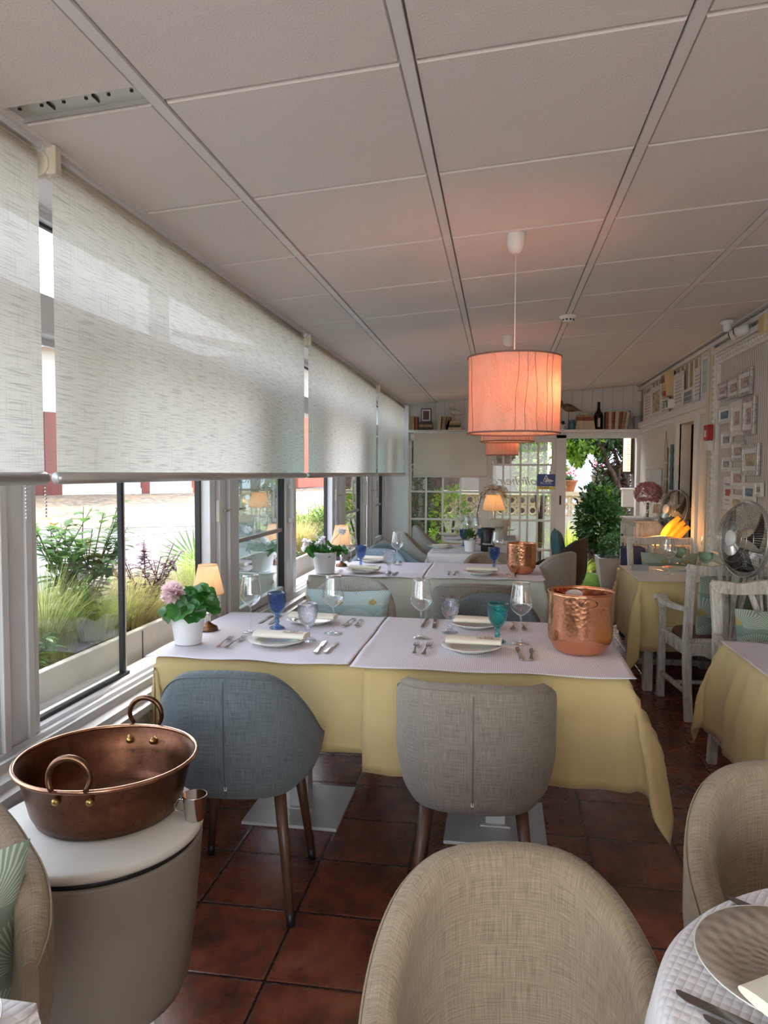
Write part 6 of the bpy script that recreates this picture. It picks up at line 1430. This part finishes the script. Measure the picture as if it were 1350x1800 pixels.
t = thing('alarm_siren', 'yellowed beige alarm siren with a red lens high on the right wall', 'alarm', (XR-.02, y_, z_)); G().add([(0, -.09, 0), (0, .09, 0), (-.06, .09, 0), (-.06, -.09, 0), (0, -.09, .26), (0, .09, .26), (-.085, .09, .22), (-.085, -.09, .22)], [(0, 1, 2, 3), (4, 7, 6, 5), (0, 3, 7, 4), (1, 5, 6, 2), (3, 2, 6, 7), (0, 4, 5, 1)]).obj('housing', 'siren', t, bevel=.006)
G().box(-.078, -.05, -.05, .03, .005, .05).obj('lens', 'red', t); g = G(); [g.box(-.086, -.07, -.06, .06, .13+k*.012, .134+k*.012) for k in range(6)]; g.obj('slots', 'bronze', t)
y_, z_ = at(1175, 705, X=XR-.05).y, at(1175, 719, X=XR-.05).z
t = thing('emergency_light', 'white emergency light with green running-man sign below the siren', 'emergency light', (XR-.02, y_-.03, z_)); G().box(-.06, 0, -.10, .10, 0, .085).obj('housing', 'white', t, bevel=.01); G().box(-.063, -.06, -.08, .08, .01, .075).obj('sign', plain('green_sign', (.06, .22, .10), .4), t); G().ball((-.063, 0, .057), .008, n=8, m=6).tube([(-.064, 0, .05), (-.064, -.01, .03), (-.064, -.03, .018)], .005, 5).tube([(-.064, 0, .045), (-.064, .02, .05)], .004, 5).tube([(-.064, -.01, .03), (-.064, .02, .016)], .004, 5).obj('figure', 'white', t)
# red fire call point and sign beside the panel
y_ = at(1247, 763, X=XR-.06).y
t = thing('fire_call_point', 'red fire call point with a white box below, by the doorway pilaster', 'fire alarm', (XR-.05, y_-.02, at(1247, 792, X=XR-.06).z)); G().box(-.045, 0, -.05, .05, .075, .19).obj('red_box', 'red', t, bevel=.004); G().box(-.035, 0, -.045, .045, 0, .073).obj('white_box', 'white', t, bevel=.004); G().box(-.047, -.045, -.02, .02, .10, .15).obj('label_plate', 'white', t)
G().tube([(-.01, .05, .18), (-.01, .075, .185), (-.01, .08, .12), (-.01, .06, .09)], .003, 6).obj('cable', 'white', t)
y0, y1, z0, z1 = wrect(1253, 706, 1260, 738, XR-.004); t = thing('fire_sign', 'small red fire sign with a white symbol above the call point', 'sign', (XR-.02, y0-.01, z0)); G().box(-.004, .02, -.07, .07, 0, z1-z0).obj('plate', 'red', t); g = G().tube([(-.0055, .03, .03), (-.0055, .03, .09), (-.0055, 0, .12), (-.0055, -.03, .09)], .006, 6).box(-.0062, -.004, -.035, .035, .02, .032); g.obj('symbol', 'white', t)
# security lights at top right
q = at(1300, 583, X=XR-.08); t = thing('security_light', 'white twin-head security light high on the right wall', 'light', (XR-.02, q.y, q.z)); G().box(-.03, 0, -.05, .05, -.03, .03).obj('mount', 'white', t, bevel=.005)
for e in (0, 1): h_ = G().cyl((-.04, -.02-.10*e, -.0), (-.10, .03-.10*e, -.02), .033, .036, 20).obj('head', 'white', t); G().cyl((-.10, .03-.10*e, -.02), (-.104, .034-.10*e, -.022), .030, .030, 20).obj('lens', 'blackgloss', h_)
q = at(1303, 572, Z=2.40); t = thing('ceiling_sensor', 'white dome sensor on the ceiling edge at the top right', 'sensor', (XR-.14, q.y+.1, cz(XR-.14)-.01)); G().lathe([(0, -.075), (.02, -.07), (.028, -.05), (.024, -.03), (.045, -.02), (.045, 0), (0, 0)], 20).obj('dome', 'white', t)
q = at(1342, 572, X=XR-.05); tag(G().box(-.06, 0, -.05, .05, -.05, .06).obj('junction_box', 'siren', None, (XR-.005, q.y, q.z), bevel=.004), 'beige junction box at the top right photo edge', 'box')
# standing fans
def fan(label, px, py, y, r, rz, tilt, base_z, stand):
    q = at(px, py, Y=y); t = thing('fan', label, 'fan', (q.x, y, 0), rz); z = q.z; Mh = Matrix.Translation((0, 0, z)) @ Matrix.Rotation(tilt, 4, 'X')   # head axis = -Y
    def hp(a, rr_, yy): return Mh @ Vector((rr_*cos(a), yy, rr_*sin(a)))
    g = G()
    for k in range(90):
        a = 2*pi*k/90
        g.tube([hp(a, r*.22, -.085), hp(a+.02, r*.45, -.083), hp(a+.03, r*.8, -.062), hp(a+.03, r, -.01)], .0011, 3, smooth=False)
        g.tube([hp(a, r*.22, .07), hp(a, r*.7, .06), hp(a, r, .01)], .0011, 3, smooth=False)
    for rr_, yy in ((r*.45, -.083), (r*.62, -.076), (r*.8, -.062)): g.tube([hp(2*pi*k/48, rr_, yy) for k in range(48)], .0012, 4, closed=True)
    g.obj('guard', 'steel', t)
    g = G(); g.grid(lambda u, v: hp(2*pi*u, r*(1.0+.02*cos(2*pi*v)), .016*sin(2*pi*v)), 64, 8, cu=True, cv=True); g.obj('guard_rim', 'greymetal', t)
    g = G(); g.grid(lambda u, v: hp(2*pi*u, r*.22*[0, .8, 1, 1][int(v*3)], -.085-[.012, .01, .004, -.006][int(v*3)]), 28, 3, cu=True); g.obj('badge', 'white', t)
    for k in range(3):
        a0 = 2*pi*k/3+.4; g = G(); g.grid(lambda u, v: hp(a0+(u-.5)*1.25*(.5+.5*v), r*(.15+.72*v), -.02+.05*(u-.5)+.01), 10, 8); g.obj('blade', M['smoke'], t, solid=.002)
    G().tube([Mh @ Vector((0, -.04, 0)), Mh @ Vector((0, .05, 0)), Mh @ Vector((0, .16, 0))], [.04, .07, .06], 20).obj('motor', 'cream', t)
    p0 = Mh @ Vector((0, .10, 0)); G().tube([(0, p0.y, base_z+.03), (0, p0.y, z-.10), p0], [.014, .014, .02], 12).obj('pole', 'greymetal', t)
    if stand: G().lathe([(0, base_z), (.19, base_z), (.19, base_z+.012), (.03, base_z+.035), (0, base_z+.035)], 36, c=(0, p0.y, 0)).obj('base', 'cream', t)
    return t
M['smoke'] = glassy('smoky_blades', (.30, .31, .32), .8)
fan('large chrome fan in front of the striped picture panel', 1310, 948, 4.18, .205, R(-74), R(-4), 0, True)
fan('smaller chrome fan tilted up beside the doorway', 1185, 898, 6.72, .185, R(-66), R(-12), 0, True)
# chest with pink flowers in the corner
t = thing('small_chest', 'distressed white chest of drawers in the right corner', 'chest', (1.42, 7.45, 0)); G().box(-.17, .17, -.40, .40, .06, .99).obj('body', 'whitewood', t, bevel=.004); G().box(-.19, .17, -.42, .42, .99, 1.01).obj('top', 'whitewood', t, bevel=.004)
for k in range(3):
    d_ = G().box(-.185, -.17, -.37, .37, .12+.29*k, .38+.29*k).obj('drawer', 'whitewood', t, bevel=.003)
    for e in (-1, 1): G().ball((-.195, e*.2, .25+.29*k), .013).obj('knob', 'bronze', d_)
    d_ = G().box(-.14, .14, -.41, -.40, .14+.29*k, .37+.29*k).obj('end_panel', 'whitewood', t, bevel=.003)
t = thing('flower_vase', 'glass vase with a big round pink flower head on the white chest', 'vase', (1.40, 7.30, 1.01))
G().lathe([(0, 0), (.035, 0), (.03, .02), (.018, .06), (.022, .12), (.04, .16)], 24).obj('vase', 'wineglass', t); gf = G(); gs = G(); gs.tube([(0, 0, .02), (0, 0, .16)], .012, 8)
for k in range(900):
    a = rnd(0, 2*pi); b = math.asin(rnd(-.75, 1)); p = Vector((.115*cos(a)*cos(b), .115*sin(a)*cos(b), .25+.09*sin(b)))*1; d = (p-Vector((0, 0, .22))).normalized(); leafgeo(gf, p, d+Vector((rnd(-.5, .5), rnd(-.5, .5), rnd(-.5, .5))), Vector((0, 0, 1)), .03, .022, .3, 2)
gs.obj('stems', 'stem', t); gf.obj('flowers', 'petalrose', t)
t = thing('small_lamp', 'little white table lamp on the chest behind the pink flowers', 'lamp', (1.47, 7.14, 1.01)); G().lathe([(0, 0), (.04, 0), (.04, .01), (.008, .02), (.008, .08), (0, .08)], 16).obj('base', 'white', t); G().lathe([(.055, .07), (.045, .15)], 24).obj('lamp_shade', 'pleat', t)
y_ = 7.75; t = thing('soap_dispenser', 'white wall-mounted dispenser above the pink flowers', 'dispenser', (XR, y_, at(1165, 868, Y=y_).z-.05)); G().add([(0, -.09, 0), (0, .09, 0), (-.11, .08, .03), (-.11, -.08, .03), (0, -.11, .30), (0, .11, .30), (-.13, .11, .30), (-.13, -.11, .30)], [(0, 1, 2, 3), (4, 7, 6, 5), (0, 3, 7, 4), (1, 5, 6, 2), (3, 2, 6, 7), (0, 4, 5, 1)]).obj('housing', 'white', t, bevel=.015); G().box(-.133, -.115, -.06, .06, .06, .2).obj('window', 'alu', t, bevel=.01)
t = thing('hanging_cards', 'string of three small pictures hanging on the white wall by the doorway', 'picture', (XR-.012, 7.45, 1.20))
for k in range(3): G().box(-.006, 0, -.05, .05, .05+.155*k, .19+.155*k).obj('card', ['photo_sepia', 'book3', 'book3'][k], t)
G().tube([(-.003, -.045, .50), (-.003, 0, .66), (-.003, .045, .50)], .002, 5).obj('cord', 'cardboard', t); G().box(-.009, 0, -.055, .055, -.07, .05).obj('card', 'paper', t)
t = thing('wall_ornament', 'teal wooden scalloped ornament hanging beside the doorway', 'ornament', (XR-.012, 7.18, 1.30)); pl = []
for k in range(25): z = .42*k/24; pl.append((.045+.010*sin(k*1.3), z))
g = G(); g.prism([(a, b) for a, b in pl]+[(-a, b) for a, b in pl[::-1]], -.012, 0, Matrix(((0, 0, 1, 0), (1, 0, 0, 0), (0, 1, 0, 0), (0, 0, 0, 1)))); g.obj('board', 'teal', t)
t = thing('wooden_stand', 'narrow white post stand with brown panels, left of the farthest white chair', 'stand', (1.20, 7.1, 0)); G().box(-.05, .05, -.05, .05, 0, .86).obj('post', 'whitewood', t); G().box(-.054, -.05, -.035, .035, .1, .80).box(-.035, .035, -.054, -.05, .1, .80).obj('panel', 'bark', t)
# orange glowing squash-like fabric and blue box behind the far chair
q = at(1222, 928, Y=6.45); t = thing('orange_lamp', 'glowing orange pleated ornament on the sideboard by the doorway', 'lamp', (1.44, 6.50, .85)); g = G()
for k in range(3):
    g.tube([(-.07+.045*k+.13*t_**1.6, .02*k-.03*t_, .03+(.20-.02*k)*t_-.02*k) for t_ in [i/8 for i in range(9)]], [.012+.022*sin(pi*(.12+.8*i/8)) for i in range(9)], 10)
g.obj('shade', 'orangeglow', t); lamp('POINT', 'glow_light', (-.12, -.1, .12), 2.6, (1, .45, .12), t, shadow_soft_size=.03)
G().lathe([(0, 0), (.06, 0), (.05, .03), (0, .03)], 16).obj('base', 'bronze', t)
t = thing('sideboard', 'low white sideboard behind the farthest white chair', 'sideboard', (1.43, 6.55, 0)); G().box(-.14, .15, -.16, .16, .04, .82).obj('body', 'whitewood', t, bevel=.004); G().box(-.16, .15, -.18, .18, .82, .85).obj('top', 'whitewood', t, bevel=.004)
for e in (-1, 1): G().box(-.155, -.14, -.15 if e < 0 else .005, -.005 if e < 0 else .15, .08, .78).obj('door', 'whitewood', t, bevel=.003)
tag(G().box(-.09, .09, -.09, .09, 0, .80).obj('navy_bin', 'navy', None, (1.17, 6.72, 0), bevel=.01), 'tall dark blue bin on the floor behind the farthest white chair', 'bin')
